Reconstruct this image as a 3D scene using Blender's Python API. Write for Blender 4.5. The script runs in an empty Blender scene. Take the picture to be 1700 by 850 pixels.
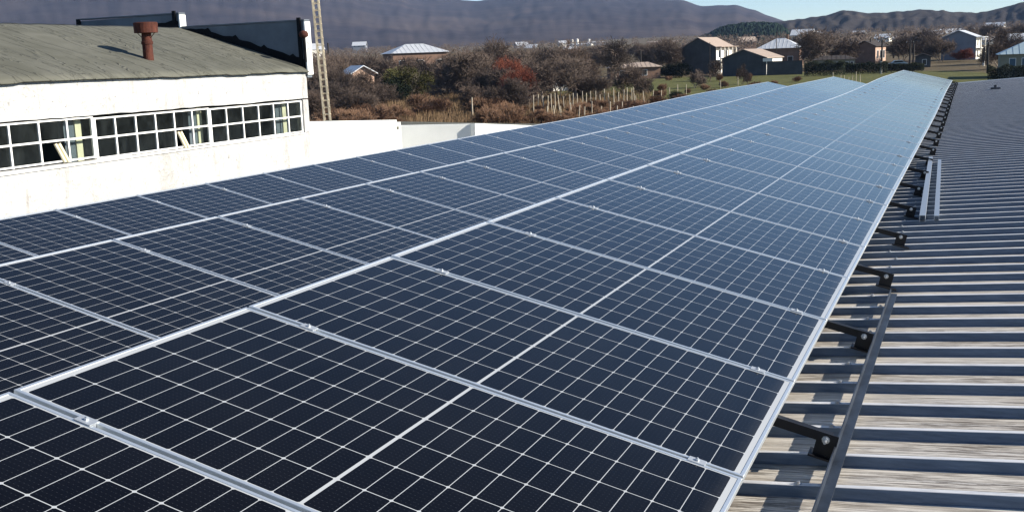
import bpy, bmesh, math, random
from math import radians, sin, cos, pi, hypot, atan2, tan
from mathutils import Vector, Matrix, noise

S = bpy.context.scene
COL = S.collection

# ------------------------------------------------------------------ camera, sky, sun, exposure
F, CX, CY = 1819.5, 850.0, 425.0                       # focal length in pixels of the 1700x850 photograph
W = Matrix(((0.92422044, 0.03299589, -0.38043113),
            (0.37998574, -0.17803845, 0.90769662),
            (-0.03778111, -0.98347017, -0.17708474)))   # camera (right, down, forward) -> world

cam_d = bpy.data.cameras.new("camera")
cam = bpy.data.objects.new("camera", cam_d)
COL.objects.link(cam)
r_, d_, f_ = W.col[0], W.col[1], W.col[2]
cam.matrix_world = Matrix(((r_[0], -d_[0], -f_[0], 0), (r_[1], -d_[1], -f_[1], 0), (r_[2], -d_[2], -f_[2], 0), (0, 0, 0, 1)))
cam_d.sensor_width = 36.0
cam_d.lens = F / 1700 * 36.0
cam_d.clip_start = 0.05
cam_d.clip_end = 30000
S.camera = cam

SUN_AZ, SUN_EL = 10.0, 26.0       # azimuth measured from +X towards +Y
world = bpy.data.worlds.new("World")
S.world = world
world.use_nodes = True
wn, wl = world.node_tree.nodes, world.node_tree.links
sky = wn.new("ShaderNodeTexSky")
sky.sky_type = 'NISHITA'
sky.sun_disc = False
sky.sun_elevation = radians(SUN_EL)
sky.sun_rotation = radians(90 - SUN_AZ)
sky.air_density = 1.0
sky.dust_density = 0.0
sky.ozone_density = 3.9
sky.altitude = 1500
wl.new(sky.outputs[0], wn['Background'].inputs['Color'])
wn['Background'].inputs['Strength'].default_value = 0.074

sun_d = bpy.data.lights.new("sun", 'SUN')
sun_d.energy = 5.0
sun_d.angle = radians(0.5)
sun_d.color = (1.0, 0.93, 0.82)
sun = bpy.data.objects.new("sun", sun_d)
COL.objects.link(sun)
sdir = Vector((cos(radians(SUN_EL)) * cos(radians(SUN_AZ)), cos(radians(SUN_EL)) * sin(radians(SUN_AZ)), sin(radians(SUN_EL))))
sun.rotation_euler = sdir.to_track_quat('Z', 'Y').to_euler()
sun.location = (30, 0, 40)

S.view_settings.view_transform = 'Standard'
S.view_settings.look = 'None'
S.view_settings.exposure = 1.05
S.view_settings.gamma = 1.0
S.cycles.max_bounces = 8
S.cycles.transparent_max_bounces = 16
S.cycles.volume_bounces = 0
S.cycles.filter_width = 1.45
S.cycles.use_denoising = True

# ------------------------------------------------------------------ helpers
def wray(x, y):
    return W @ Vector(((x - CX) / F, (y - CY) / F, 1.0))

def az_of(x, y=100):
    d = wray(x, y)
    return atan2(d.x, d.y)                               # azimuth, clockwise from +Y

def polar(x, r, y=110):
    a = az_of(x, y)
    return Vector((r * sin(a), r * cos(a), 0))

def ground_z(r):
    if r < 110: return -7.6
    if r < 160: return -7.6 + (r - 110) / 50 * 0.6
    r = min(r, 2600)
    return -7.0 + 0.0175 * (r - 160)

def spot(x, r):
    p = polar(x, r)
    p.z = ground_z(r)
    return p

def tag(o, label=None, cat=None, group=None, kind=None):
    if label: o["label"] = label
    if cat: o["category"] = cat
    if group: o["group"] = group
    if kind: o["kind"] = kind
    return o

def empty(name, loc=(0, 0, 0), rz=0.0):
    o = bpy.data.objects.new(name, None)
    o.empty_display_size = 0.3
    COL.objects.link(o)
    o.location = loc
    o.rotation_euler = (0, 0, rz)
    return o

class MB:
    """collects faces of one mesh"""
    def __init__(s): s.v, s.f = [], []
    def add(s, vs, fs):
        n = len(s.v)
        s.v += [tuple(p) for p in vs]
        s.f += [tuple(i + n for i in q) for q in fs]
        return s
    def box(s, x0, x1, y0, y1, z0, z1, M=None):
        vs = [Vector(p) for p in ((x0, y0, z0), (x1, y0, z0), (x1, y1, z0), (x0, y1, z0), (x0, y0, z1), (x1, y0, z1), (x1, y1, z1), (x0, y1, z1))]
        if M is not None: vs = [M @ p for p in vs]
        return s.add(vs, [(0, 3, 2, 1), (4, 5, 6, 7), (0, 1, 5, 4), (1, 2, 6, 5), (2, 3, 7, 6), (3, 0, 4, 7)])
    def tube(s, a, b, r0, r1=None, n=8, caps=True):
        a, b = Vector(a), Vector(b)
        r1 = r0 if r1 is None else r1
        d = (b - a).normalized()
        u = d.orthogonal().normalized()
        w = d.cross(u)
        vs = []
        for p, r in ((a, r0), (b, r1)):
            for i in range(n):
                t = 2 * pi * i / n
                vs.append(p + (u * cos(t) + w * sin(t)) * r)
        fs = [(i, (i + 1) % n, n + (i + 1) % n, n + i) for i in range(n)]
        if caps: fs += [tuple(range(n - 1, -1, -1)), tuple(range(n, 2 * n))]
        return s.add(vs, fs)
    def bar(s, a, b, w, h, upv=(0, 0, 1)):
        """rectangular bar from a to b, top edge along a-b, w wide, h deep"""
        a, b = Vector(a), Vector(b)
        d = (b - a).normalized()
        u = Vector(upv)
        side = d.cross(u).normalized()
        u = side.cross(d)
        vs = []
        for p in (a, b):
            vs += [p - side * w / 2 - u * h, p + side * w / 2 - u * h, p + side * w / 2, p - side * w / 2]
        return s.add(vs, [(0, 1, 2, 3), (7, 6, 5, 4), (0, 4, 5, 1), (1, 5, 6, 2), (2, 6, 7, 3), (3, 7, 4, 0)])
    def prism(s, pts, d):
        """polygon pts (3D) extruded by vector d"""
        n = len(pts); d = Vector(d)
        vs = [Vector(p) for p in pts] + [Vector(p) + d for p in pts]
        fs = [tuple(range(n - 1, -1, -1)), tuple(range(n, 2 * n))]
        fs += [(i, (i + 1) % n, n + (i + 1) % n, n + i) for i in range(n)]
        return s.add(vs, fs)
    def lathe(s, prof, c=(0, 0, 0), n=20, M=None):
        c = Vector(c); vs = []
        for r, z in prof:
            for i in range(n):
                t = 2 * pi * i / n
                p = Vector((r * cos(t), r * sin(t), z))
                if M is not None: p = M @ p
                vs.append(p + c)
        fs = []
        for k in range(len(prof) - 1):
            for i in range(n):
                fs.append((k * n + i, k * n + (i + 1) % n, (k + 1) * n + (i + 1) % n, (k + 1) * n + i))
        fs += [tuple(range(n - 1, -1, -1)), tuple(range((len(prof) - 1) * n, len(prof) * n))]
        return s.add(vs, fs)
    def build(s, name, mat, parent=None, smooth=False, fix=True):
        me = bpy.data.meshes.new(name)
        me.from_pydata(s.v, [], s.f)
        if fix:
            bm = bmesh.new(); bm.from_mesh(me)
            bmesh.ops.recalc_face_normals(bm, faces=bm.faces)
            bm.to_mesh(me); bm.free()
        if smooth: me.polygons.foreach_set("use_smooth", [True] * len(me.polygons))
        if mat: me.materials.append(mat)
        o = bpy.data.objects.new(name, me)
        COL.objects.link(o)
        if parent: o.parent = parent
        return o

def children(o): return [c for c in bpy.data.objects if c.parent == o]

def copy_tree(o, kids, parent=None):
    """kids: {object name: [children]} of the source"""
    c = o.copy(); COL.objects.link(c); c.parent = parent
    for ch in kids.get(o.name, []): copy_tree(ch, kids, c)
    return c

# ------------------------------------------------------------------ materials
class NT:
    def __init__(s, name):
        s.m = bpy.data.materials.new(name); s.m.use_nodes = True
        s.n, s.l = s.m.node_tree.nodes, s.m.node_tree.links
        s.b = s.n['Principled BSDF']
    def node(s, t, **kw):
        n = s.n.new(t)
        for k, v in kw.items(): setattr(n, k, v)
        return n
    def link(s, a, b): s.l.new(a, b)
    def val(s, sock, v):
        if hasattr(v, 'is_output') or isinstance(v, bpy.types.NodeSocket): s.l.new(v, sock)
        else: sock.default_value = v
    def math(s, op, a, b=0.0, c=None):
        n = s.node('ShaderNodeMath', operation=op)
        s.val(n.inputs[0], a); s.val(n.inputs[1], b)
        if c is not None: s.val(n.inputs[2], c)
        return n.outputs[0]
    def coord(s, which='Object', scale=(1, 1, 1)):
        t = s.node('ShaderNodeTexCoord'); mp = s.node('ShaderNodeMapping')
        mp.inputs['Scale'].default_value = scale
        s.link(t.outputs[which], mp.inputs[0])
        return mp.outputs[0]
    def noise(s, vec, scale=5, detail=6, rough=0.6, dist=0.0):
        n = s.node('ShaderNodeTexNoise')
        s.link(vec, n.inputs['Vector'])
        n.inputs['Scale'].default_value = scale; n.inputs['Detail'].default_value = detail
        n.inputs['Roughness'].default_value = rough; n.inputs['Distortion'].default_value = dist
        return n.outputs['Fac']
    def ramp(s, fac, stops, interp='LINEAR'):
        n = s.node('ShaderNodeValToRGB'); n.color_ramp.interpolation = interp
        e = n.color_ramp.elements
        while len(e) < len(stops): e.new(0.5)
        for k, (p, c) in enumerate(stops):
            e[k].position = p
            e[k].color = (c, c, c, 1) if isinstance(c, (int, float)) else (*c, 1)
        s.link(fac, n.inputs[0])
        return n.outputs[0]
    def mix(s, fac, a, b, mode='MIX'):
        n = s.node('ShaderNodeMix', data_type='RGBA', blend_type=mode)
        s.val(n.inputs[0], fac)
        for k, v in ((6, a), (7, b)):
            if isinstance(v, (tuple, list)): n.inputs[k].default_value = (*v[:3], 1)
            else: s.link(v, n.inputs[k])
        return n.outputs[2]
    def bump(s, h, strength=0.3, dist=0.02):
        n = s.node('ShaderNodeBump')
        n.inputs['Strength'].default_value = strength; n.inputs['Distance'].default_value = dist
        s.link(h, n.inputs['Height']); s.link(n.outputs[0], s.b.inputs['Normal'])
    def set(s, color=None, rough=None, metal=None, spec=None, ior=None):
        for k, v in (('Base Color', color), ('Roughness', rough), ('Metallic', metal), ('Specular IOR Level', spec), ('IOR', ior)):
            if v is None: continue
            if k == 'Base Color' and isinstance(v, (tuple, list)): v = (*v[:3], 1)
            s.val(s.b.inputs[k], v)
        return s

def simple(name, c, rough=0.8, metal=0.0, var=0.18, scale=3.0, spec=0.3, bump=0.0, stretch=(1, 1, 1)):
    t = NT(name)
    v = t.noise(t.coord('Object', stretch), scale, 6, 0.65)
    lo = tuple(max(0, k * (1 - var)) for k in c); hi = tuple(min(1, k * (1 + var)) for k in c)
    t.set(t.ramp(v, [(0.3, lo), (0.7, hi)]), rough, metal, spec)
    if bump: t.bump(v, bump, 0.03)
    return t.m

M = {}
# module dimensions (metres): local x runs down the slope, local y along the row
PITCH, LEN, GAP = 1.16, 1.9888, 0.017
PW = PITCH - GAP

def panel_glass():
    t = NT("solar_glass")
    tc = t.node('ShaderNodeTexCoord'); sx = t.node('ShaderNodeSeparateXYZ')
    t.link(tc.outputs['Object'], sx.inputs[0])
    x, y = sx.outputs[0], sx.outputs[1]
    mx, my, cg = 0.034, 0.017, 0.0048
    pv = (LEN / 2 - mx - cg) / 11
    pu = (PW - 2 * my) / 6
    xm = t.math('SUBTRACT', t.math('ABSOLUTE', t.math('SUBTRACT', x, LEN / 2)), cg)      # 0 at the inner edge of each half
    yo = t.math('SUBTRACT', y, my)
    dx = t.math('PINGPONG', xm, pv / 2)
    dy = t.math('PINGPONG', yo, pu / 2)
    lx = t.math('LESS_THAN', dx, 0.0013)
    ly = t.math('LESS_THAN', dy, 0.0017)
    dia = t.math('LESS_THAN', t.math('ADD', dx, dy), 0.0085)
    out = t.math('LESS_THAN', xm, 0.0)
    out2 = t.math('GREATER_THAN', xm, 11 * pv)
    out3 = t.math('LESS_THAN', yo, 0.0)
    out4 = t.math('GREATER_THAN', yo, 6 * pu)
    m = lx
    for k in (ly, dia, out, out2, out3, out4): m = t.math('MAXIMUM', m, k)
    # fine busbars with solder dots along each cell
    bb = t.math('LESS_THAN', t.math('PINGPONG', yo, pu / 20), 0.00045)
    dots = t.math('LESS_THAN', t.math('PINGPONG', xm, 0.0075), 0.0022)
    bus = t.math('MULTIPLY', bb, t.math('MULTIPLY_ADD', dots, 0.12, 0.008))
    inf = t.node('ShaderNodeObjectInfo')
    n1 = t.noise(t.coord('Object', (3, 60, 1)), 3.0, 5, 0.7)
    n2 = t.noise(t.coord('Object', (1, 1, 1)), 2.0, 4, 0.6)
    cell = t.mix(t.ramp(n1, [(0.35, 0.0), (0.75, 1.0)]), (0.0012, 0.0013, 0.0024), (0.0026, 0.0028, 0.0046))
    cell = t.mix(t.math('MULTIPLY', inf.outputs['Random'], 0.5), cell, (0.0015, 0.0020, 0.0045))
    cell = t.mix(bus, cell, (0.30, 0.32, 0.36))
    col = t.mix(m, cell, (0.36, 0.375, 0.385))
    # thin film of dust
    lw = t.node('ShaderNodeLayerWeight'); lw.inputs[0].default_value = 0.5
    cosv = t.math('MAXIMUM', t.math('SUBTRACT', 1.0, lw.outputs['Facing']), 0.015)
    # thin dust: its cover grows with the slant path through the layer; a faint run gathers along the lower edge
    tau = t.math('MULTIPLY_ADD', t.ramp(n2, [(0.35, 0.2), (0.8, 1.0)]), 0.0042, 0.0006)
    low = t.math('MAXIMUM', t.math('SUBTRACT', 1.0, t.math('DIVIDE', t.math('SUBTRACT', LEN - 0.012, x), t.math('MULTIPLY_ADD', n1, 0.10, 0.015))), 0.0)
    tau = t.math('MULTIPLY_ADD', low, 0.018, tau)
    dust = t.math('SUBTRACT', 1.0, t.math('POWER', 2.718, t.math('MULTIPLY', t.math('DIVIDE', tau, cosv), -1.0)))
    col = t.mix(dust, col, (0.36, 0.35, 0.33))
    t.set(col, 0.6, 0.0, 0.0, 1.3)
    # anti-reflection coated cover glass: about half a percent straight on, mirror-like at grazing angles
    gl = t.node('ShaderNodeBsdfGlossy'); gl.inputs['Roughness'].default_value = 0.085
    bp = t.node('ShaderNodeBump'); bp.inputs['Strength'].default_value = 0.018; bp.inputs['Distance'].default_value = 0.002
    t.link(n1, bp.inputs['Height']); t.link(bp.outputs[0], gl.inputs['Normal'])
    R = t.math('MULTIPLY_ADD', t.math('POWER', lw.outputs['Facing'], 5.0), 0.994, 0.005)
    mxs = t.node('ShaderNodeMixShader')
    t.link(R, mxs.inputs[0]); t.link(t.b.outputs[0], mxs.inputs[1]); t.link(gl.outputs[0], mxs.inputs[2])
    t.link(mxs.outputs[0], t.n['Material Output'].inputs[0])
    return t.m

M['glass_pv'] = panel_glass()
def alu(name, c, metal, rough):
    t = NT(name)
    v = t.noise(t.coord('Object', (1, 40, 4)), 4, 4, 0.6)
    t.set(t.ramp(v, [(0.3, tuple(k * 0.86 for k in c)), (0.7, c)]), rough, metal, 0.5)
    return t.m
M['alu'] = alu("anodised_aluminium", (0.74, 0.78, 0.80), 0.75, 0.38)
M['alu_clamp'] = alu("clamp_aluminium", (0.50, 0.53, 0.56), 0.7, 0.58)
M['galv'] = alu("galvanised_steel", (0.55, 0.60, 0.66), 0.7, 0.4)
M['galv_dull'] = alu("dull_galvanised_steel", (0.36, 0.40, 0.45), 0.6, 0.45)
M['black_steel'] = simple("black_painted_steel", (0.006, 0.006, 0.008), 0.55, 0.0, 0.3, 8, 0.3)
M['dark_steel'] = simple("dark_primed_steel", (0.024, 0.031, 0.044), 0.5, 0.1, 0.6, 7, 0.4, 0.15, (1, 0.5, 1))
M['bolt'] = alu("zinc_bolt", (0.40, 0.42, 0.44), 0.8, 0.45)

def roof_metal():
    t = NT("weathered_roof_sheet")
    v1 = t.noise(t.coord('Object', (0.9, 26, 1)), 2.2, 8, 0.72, 0.4)
    v2 = t.noise(t.coord('Object', (0.5, 1.2, 1)), 1.1, 5, 0.6)
    v3 = t.noise(t.coord('Object', (2.6, 42, 1)), 2.0, 7, 0.72)
    base = t.ramp(v1, [(0.30, (0.15, 0.125, 0.10)), (0.42, (0.40, 0.36, 0.305)), (0.56, (0.66, 0.62, 0.55)), (0.80, (0.36, 0.325, 0.28))])
    dirt = t.math('MULTIPLY', t.ramp(v2, [(0.34, 0.15), (0.60, 1.0)]), t.ramp(v3, [(0.47, 0.0), (0.55, 1.0)]))
    pan = t.mix(t.math('MULTIPLY', dirt, 0.85), base, (0.085, 0.066, 0.050))
    # galvanised ribs: upright near faces painted darker and bluer to hold their shade
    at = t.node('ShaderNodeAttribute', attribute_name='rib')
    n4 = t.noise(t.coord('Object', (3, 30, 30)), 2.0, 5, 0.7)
    rib_shade_col = t.ramp(n4, [(0.3, (0.062, 0.088, 0.128)), (0.7, (0.125, 0.165, 0.225))])
    col = t.mix(at.outputs['Fac'], pan, rib_shade_col)
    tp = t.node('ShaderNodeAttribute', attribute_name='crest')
    col = t.mix(tp.outputs['Fac'], col, t.ramp(n4, [(0.25, (0.30, 0.31, 0.32)), (0.5, (0.62, 0.62, 0.62))]))  # highlight along the rib tops, put into the colour
    t.set(col, t.ramp(v1, [(0.3, 0.62), (0.7, 0.44)]), t.math('MULTIPLY_ADD', at.outputs['Fac'], 0.25, 0.05), 0.4)
    t.bump(v3, 0.25, 0.004)
    return t.m
M['roof'] = roof_metal()

def whitewash():
    t = NT("white_rendered_wall")
    v = t.noise(t.coord('Object', (1, 1, 0.6)), 0.7, 8, 0.7, 0.6)
    s = t.noise(t.coord('Object', (1, 1.7, 0.30)), 1.0, 7, 0.7)
    f = t.noise(t.coord('Object', (1, 1, 1)), 5.5, 8, 0.8, 0.5)
    k = t.noise(t.coord('Object', (1, 0.9, 1.0)), 1.6, 5, 0.6, 1.5)
    c = t.ramp(v, [(0.3, (0.375, 0.37, 0.35)), (0.48, (0.48, 0.48, 0.465)), (0.75, (0.53, 0.53, 0.52))])
    c = t.mix(t.ramp(s, [(0.55, 0.0), (0.74, 0.75)]), c, (0.20, 0.17, 0.15))          # runs of rust and dirt
    c = t.mix(t.ramp(f, [(0.59, 0.0), (0.65, 0.9)]), c, (0.17, 0.165, 0.15))            # spalled spots
    c = t.mix(t.ramp(k, [(0.485, 0.0), (0.5, 0.55), (0.515, 0.0)]), c, (0.22, 0.21, 0.19))  # hairline cracks
    t.set(c, 0.9, 0, 0.2)
    t.bump(t.math('ADD', f, t.math('MULTIPLY', v, 1.5)), 0.9, 0.05)
    return t.m
M['white_wall'] = whitewash()
M['white_annex'] = simple("white_painted_concrete", (0.78, 0.785, 0.74), 0.85, 0, 0.06, 0.8)
M['white_frame'] = simple("white_window_frame", (0.78, 0.77, 0.74), 0.6, 0, 0.1, 3)
M['cream'] = simple("cream_column_paint", (0.72, 0.66, 0.46), 0.8, 0, 0.15, 2)
M['interior'] = simple("dark_interior", (0.055, 0.062, 0.064), 0.9, 0, 0.3, 1)
def felt():
    t = NT("roofing_felt")
    v = t.noise(t.coord('Object', (1, 1, 1)), 0.6, 8, 0.65, 0.8)
    w = t.noise(t.coord('Object', (0.35, 2.2, 1)), 0.9, 4, 0.5, 0.7)
    wr = t.ramp(w, [(0.47, 0.0), (0.5, 1.0), (0.53, 0.0)])
    c = t.ramp(v, [(0.3, (0.080, 0.080, 0.063)), (0.7, (0.125, 0.124, 0.102))])
    sx = t.node('ShaderNodeSeparateXYZ'); t.link(t.coord('Object'), sx.inputs[0])
    seam = t.math('LESS_THAN', t.math('PINGPONG', sx.outputs[1], 1.05), 0.03)
    c = t.mix(t.math('MULTIPLY', seam, 0.45), c, (0.05, 0.05, 0.045))
    t.set(c, 0.9, 0, 0.2)
    t.bump(t.math('ADD', t.math('MULTIPLY', v, 0.6), wr), 0.7, 0.06)
    return t.m
M['felt'] = felt()
M['tar'] = simple("black_bitumen", (0.004, 0.004, 0.005), 0.8, 0, 0.3, 4, 0.2)
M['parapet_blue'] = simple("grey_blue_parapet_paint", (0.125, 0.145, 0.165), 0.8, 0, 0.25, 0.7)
def rust():
    t = NT("rusty_steel")
    v = t.noise(t.coord('Object', (1, 1, 0.5)), 6, 8, 0.7)
    t.set(t.ramp(v, [(0.3, (0.03, 0.010, 0.007)), (0.55, (0.080, 0.026, 0.017)), (0.8, (0.135, 0.052, 0.034))]), 0.85, 0.0, 0.2)
    t.bump(v, 0.4, 0.02)
    return t.m
M['rust'] = rust()
M['mast'] = simple("weathered_mast_paint", (0.46, 0.40, 0.29), 0.7, 0.1, 0.35, 1.2)

def window_glass():
    t = NT("window_glass")
    tr = t.node('ShaderNodeBsdfTransparent'); tr.inputs[0].default_value = (0.72, 0.78, 0.77, 1)
    gl = t.node('ShaderNodeBsdfGlossy'); gl.inputs['Roughness'].default_value = 0.06
    gl.inputs['Color'].default_value = (0.5, 0.55, 0.6, 1)
    fr = t.node('ShaderNodeFresnel'); fr.inputs[0].default_value = 1.3
    mx = t.node('ShaderNodeMixShader')
    t.link(fr.outputs[0], mx.inputs[0]); t.link(tr.outputs[0], mx.inputs[1]); t.link(gl.outputs[0], mx.inputs[2])
    df = t.node('ShaderNodeBsdfDiffuse'); df.inputs[0].default_value = (0.085, 0.10, 0.10, 1)
    dn = t.noise(t.coord('Object', (1, 1.2, 0.8)), 1.7, 6, 0.65, 0.4)
    m2 = t.node('ShaderNodeMixShader')
    t.link(t.ramp(dn, [(0.35, 0.03), (0.7, 0.18)]), m2.inputs[0])
    t.link(mx.outputs[0], m2.inputs[1]); t.link(df.outputs[0], m2.inputs[2])
    t.link(m2.outputs[0], t.n['Material Output'].inputs[0])
    return t.m
M['pane'] = window_glass()
M['dark_pane'] = simple("dark_window_pane", (0.018, 0.022, 0.028), 0.12, 0, 0.3, 1, 0.5)

def ground_mat():
    t = NT("winter_ground")
    v = t.noise(t.coord('Object', (1, 1, 1)), 0.035, 10, 0.65, 0.5)
    f = t.noise(t.coord('Object', (1, 1, 1)), 0.9, 8, 0.75)
    dry = t.ramp(f, [(0.25, (0.055, 0.038, 0.024)), (0.5, (0.115, 0.080, 0.045)), (0.8, (0.19, 0.145, 0.085))])
    grn = t.ramp(f, [(0.25, (0.055, 0.060, 0.022)), (0.6, (0.115, 0.115, 0.042)), (0.85, (0.18, 0.155, 0.075))])
    # meadow east of the houses: a real patch of greener grass
    sx = t.node('ShaderNodeSeparateXYZ'); t.link(t.coord('Object'), sx.inputs[0])
    ax = t.math('DIVIDE', t.math('ADD', sx.outputs[0], 32), 46.0)
    ay = t.math('DIVIDE', t.math('SUBTRACT', sx.outputs[1], 205), 48.0)
    d = t.math('ADD', t.math('MULTIPLY', ax, ax), t.math('MULTIPLY', ay, ay))
    d = t.math('ADD', d, t.math('MULTIPLY', t.math('SUBTRACT', v, 0.5), 1.4))
    msk = t.ramp(d, [(0.75, 1.0), (1.15, 0.0)])
    far = t.ramp(v, [(0.40, (0.10, 0.080, 0.055)), (0.52, (0.075, 0.070, 0.040)), (0.62, (0.17, 0.14, 0.095))])
    c = t.mix(0.5, dry, far)
    t.set(t.mix(msk, c, grn), 0.95, 0, 0.1)
    t.bump(f, 0.8, 0.25)
    return t.m
M['ground'] = ground_mat()

def hill_mat(name, dark, light, field, scale=0.02):
    t = NT(name)
    v = t.noise(t.coord('Object', (1, 1, 1)), scale, 12, 0.72, 0.3)
    g = t.noise(t.coord('Object', (1, 1, 1)), scale * 0.14, 6, 0.6, 0.8)
    c = t.ramp(v, [(0.32, dark), (0.68, light)])
    c = t.mix(t.ramp(g, [(0.50, 0.0), (0.66, 0.5)]), c, field)
    t.set(c, 1.0, 0, 0.05)
    t.bump(v, 0.5, 8.0)
    return t.m
M['mountain'] = hill_mat("leafless_mountain_woods", (0.028, 0.024, 0.030), (0.050, 0.042, 0.046), (0.105, 0.080, 0.068), 0.010)
M['foothill'] = hill_mat("foothill_scrub", (0.022, 0.021, 0.023), (0.046, 0.039, 0.036), (0.085, 0.070, 0.054), 0.03)
M['conifer_hill'] = hill_mat("conifer_forest_hill", (0.006, 0.013, 0.010), (0.018, 0.030, 0.020), (0.022, 0.034, 0.020), 0.09)

def twig(name, c):
    t = NT(name)
    inf = t.node('ShaderNodeObjectInfo')
    v = t.noise(t.coord('Object', (1, 1, 1)), 1.3, 4, 0.6)
    a = t.ramp(v, [(0.3, tuple(k * 0.6 for k in c)), (0.7, tuple(min(1, k * 1.35) for k in c))])
    a = t.mix(t.math('MULTIPLY', inf.outputs['Random'], 0.45), a, tuple(k * q for k, q in zip(c, (0.75, 0.62, 0.55))))
    t.set(a, 0.9, 0, 0.15)
    return t.m
M['bark'] = twig("grey_bark", (0.22, 0.185, 0.155))
M['twigs'] = twig("brown_twigs", (0.112, 0.086, 0.070))
M['ruddy_twigs'] = twig("ruddy_brown_twigs", (0.175, 0.105, 0.066))
M['red_twigs'] = twig("russet_leaves", (0.185, 0.060, 0.036))
M['olive'] = twig("olive_leaves", (0.090, 0.088, 0.030))
M['evergreen'] = twig("dark_evergreen_leaves", (0.013, 0.019, 0.009))
M['hay'] = twig("dry_grass_stems", (0.185, 0.125, 0.070))
M['post_wood'] = simple("weathered_post_wood", (0.42, 0.36, 0.27), 0.9, 0, 0.3, 4)
M['pole_wood'] = simple("tarred_pole_wood", (0.030, 0.026, 0.024), 0.9, 0, 0.3, 2)
M['insul'] = simple("white_insulator", (0.7, 0.7, 0.7), 0.4)
M['h_dark'] = simple("dark_and_shaded_wall", (0.060, 0.062, 0.064), 0.9, 0, 0.3, 0.6)  # dark walls; the farmhouse gable's shade is put into this colour
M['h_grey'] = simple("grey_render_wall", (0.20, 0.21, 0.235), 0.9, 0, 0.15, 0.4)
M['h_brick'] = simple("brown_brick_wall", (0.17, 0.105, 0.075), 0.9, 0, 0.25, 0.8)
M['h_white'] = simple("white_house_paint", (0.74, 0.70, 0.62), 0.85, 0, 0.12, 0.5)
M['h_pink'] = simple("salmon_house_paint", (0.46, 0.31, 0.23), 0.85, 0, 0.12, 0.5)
M['h_ochre'] = simple("pale_ochre_wall", (0.22, 0.21, 0.16), 0.9, 0, 0.12, 0.5)
M['r_tan'] = simple("faded_tan_roof", (0.33, 0.26, 0.21), 0.8, 0.0, 0.18, 0.8, 0.3, 0, (1, 5, 1))
M['r_tin'] = simple("pale_tin_roof", (0.56, 0.57, 0.58), 0.5, 0.3, 0.18, 0.8, 0.4, 0, (1, 5, 1))
M['r_blue'] = simple("bluish_tin_roof", (0.34, 0.43, 0.46), 0.5, 0.3, 0.15, 0.8, 0.4, 0, (1, 5, 1))
M['r_dark'] = simple("dark_tile_roof", (0.045, 0.038, 0.036), 0.9, 0, 0.2, 0.8)
M['shutter'] = simple("blue_shutter_paint", (0.055, 0.095, 0.135), 0.6, 0, 0.1, 1)

# ------------------------------------------------------------------ terrain
def terrain():
    mb = MB()
    rs = [0.0, 20, 50, 80, 100, 110, 120, 130, 140, 150, 160, 175, 190, 210, 230, 250, 280, 320, 370, 430, 500, 600, 720, 860, 1000, 1200, 1500, 1900, 2400, 3200, 4500, 6500, 9000]
    azs = []
    a = -180.0
    while a < 180.0:
        azs.append(a); a += 1.0 if -75 <= a < 45 else 6.0
    n = len(azs)
    for r in rs:
        for a in azs:
            x, y = r * sin(radians(a)), r * cos(radians(a))
            k = min(1.0, max(0.0, (r - 100) / 100))
            z = ground_z(r) + noise.noise(Vector((x / 55, y / 55, 0.3))) * 0.45 * k + noise.noise(Vector((x / 400, y / 400, 7.3))) * min(6.0, r * 0.004) * k
            mb.v.append((x, y, z))
    for i in range(len(rs) - 1):
        for j in range(n):
            mb.f.append((i * n + j, i * n + (j + 1) % n, (i + 1) * n + (j + 1) % n, (i + 1) * n + j))
    o = mb.build("ground", M['ground'], smooth=True)
    tag(o, "rough winter ground of dry grass and meadow around the buildings", "ground", kind='structure')

def ridge(name, prof, D, depth, mat, label, amp, seed, na=260, nr=44, back=0.7, power=1.0, fold=0.16, fine=1.0):
    """a ridge whose crest runs through the picture profile prof [(x, y)...] at distance D; depth = how far its foot lies in front"""
    pts = sorted((az_of(x, y), (lambda d: d.z / hypot(d.x, d.y))(wray(x, y))) for x, y in prof)
    def elev(a):
        if a <= pts[0][0]: return pts[0][1]
        if a >= pts[-1][0]: return pts[-1][1]
        for (a0, e0), (a1, e1) in zip(pts, pts[1:]):
            if a0 <= a <= a1:
                t = (a - a0) / (a1 - a0); t = t * t * (3 - 2 * t) * 0.5 + t * 0.5
                return e0 + (e1 - e0) * t
    a0, a1 = pts[0][0], pts[-1][0]
    mb = MB()
    for i in range(nr + 1):
        q = i / nr * (1 + back)                          # 0 foot, 1 crest, 1+back rear
        for j in range(na + 1):
            a = a0 + (a1 - a0) * j / na
            bend = noise.noise(Vector((a * 9, seed, 0))) * 0.03
            r = D - depth + depth * q + bend * depth * min(1, q)
            zc = D * elev(a)
            foot = ground_z(min(D - depth, 3000)) - 8
            s = q if q <= 1 else max(0.0, 1 - (q - 1) / back)
            s2 = (s * s * (3 - 2 * s)) * 0.55 + s * 0.45
            s2 = s2 ** power
            x, y = r * sin(a), r * cos(a)
            g = depth * 0.42; gx, gy = (x * 0.86 + y * 0.35) / g, (y * 0.72 - x * 0.30) / g
            sp = sum(noise.noise(Vector((gx * f2, gy * f2, seed + f2))) / f2 ** 0.95 for f2 in (1, 2.1, 4.3))
            w = max(0.0, 1 - abs(2 * s - 1) ** 1.6) if q <= 1 else 0
            z = foot + (zc - foot) * max(0, s2 + fold * sp * w) + amp * noise.noise(Vector((a * 160 * fine, q * 10 * fine, seed + 1))) * (0.3 + w)
            mb.v.append((x, y, z))
    n = na + 1
    for i in range(nr):
        for j in range(na):
            mb.f.append((i * n + j, i * n + j + 1, (i + 1) * n + j + 1, (i + 1) * n + j))
    o = mb.build(name, mat, smooth=True)
    tag(o, label, "hills", kind='structure')
    return o

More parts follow.
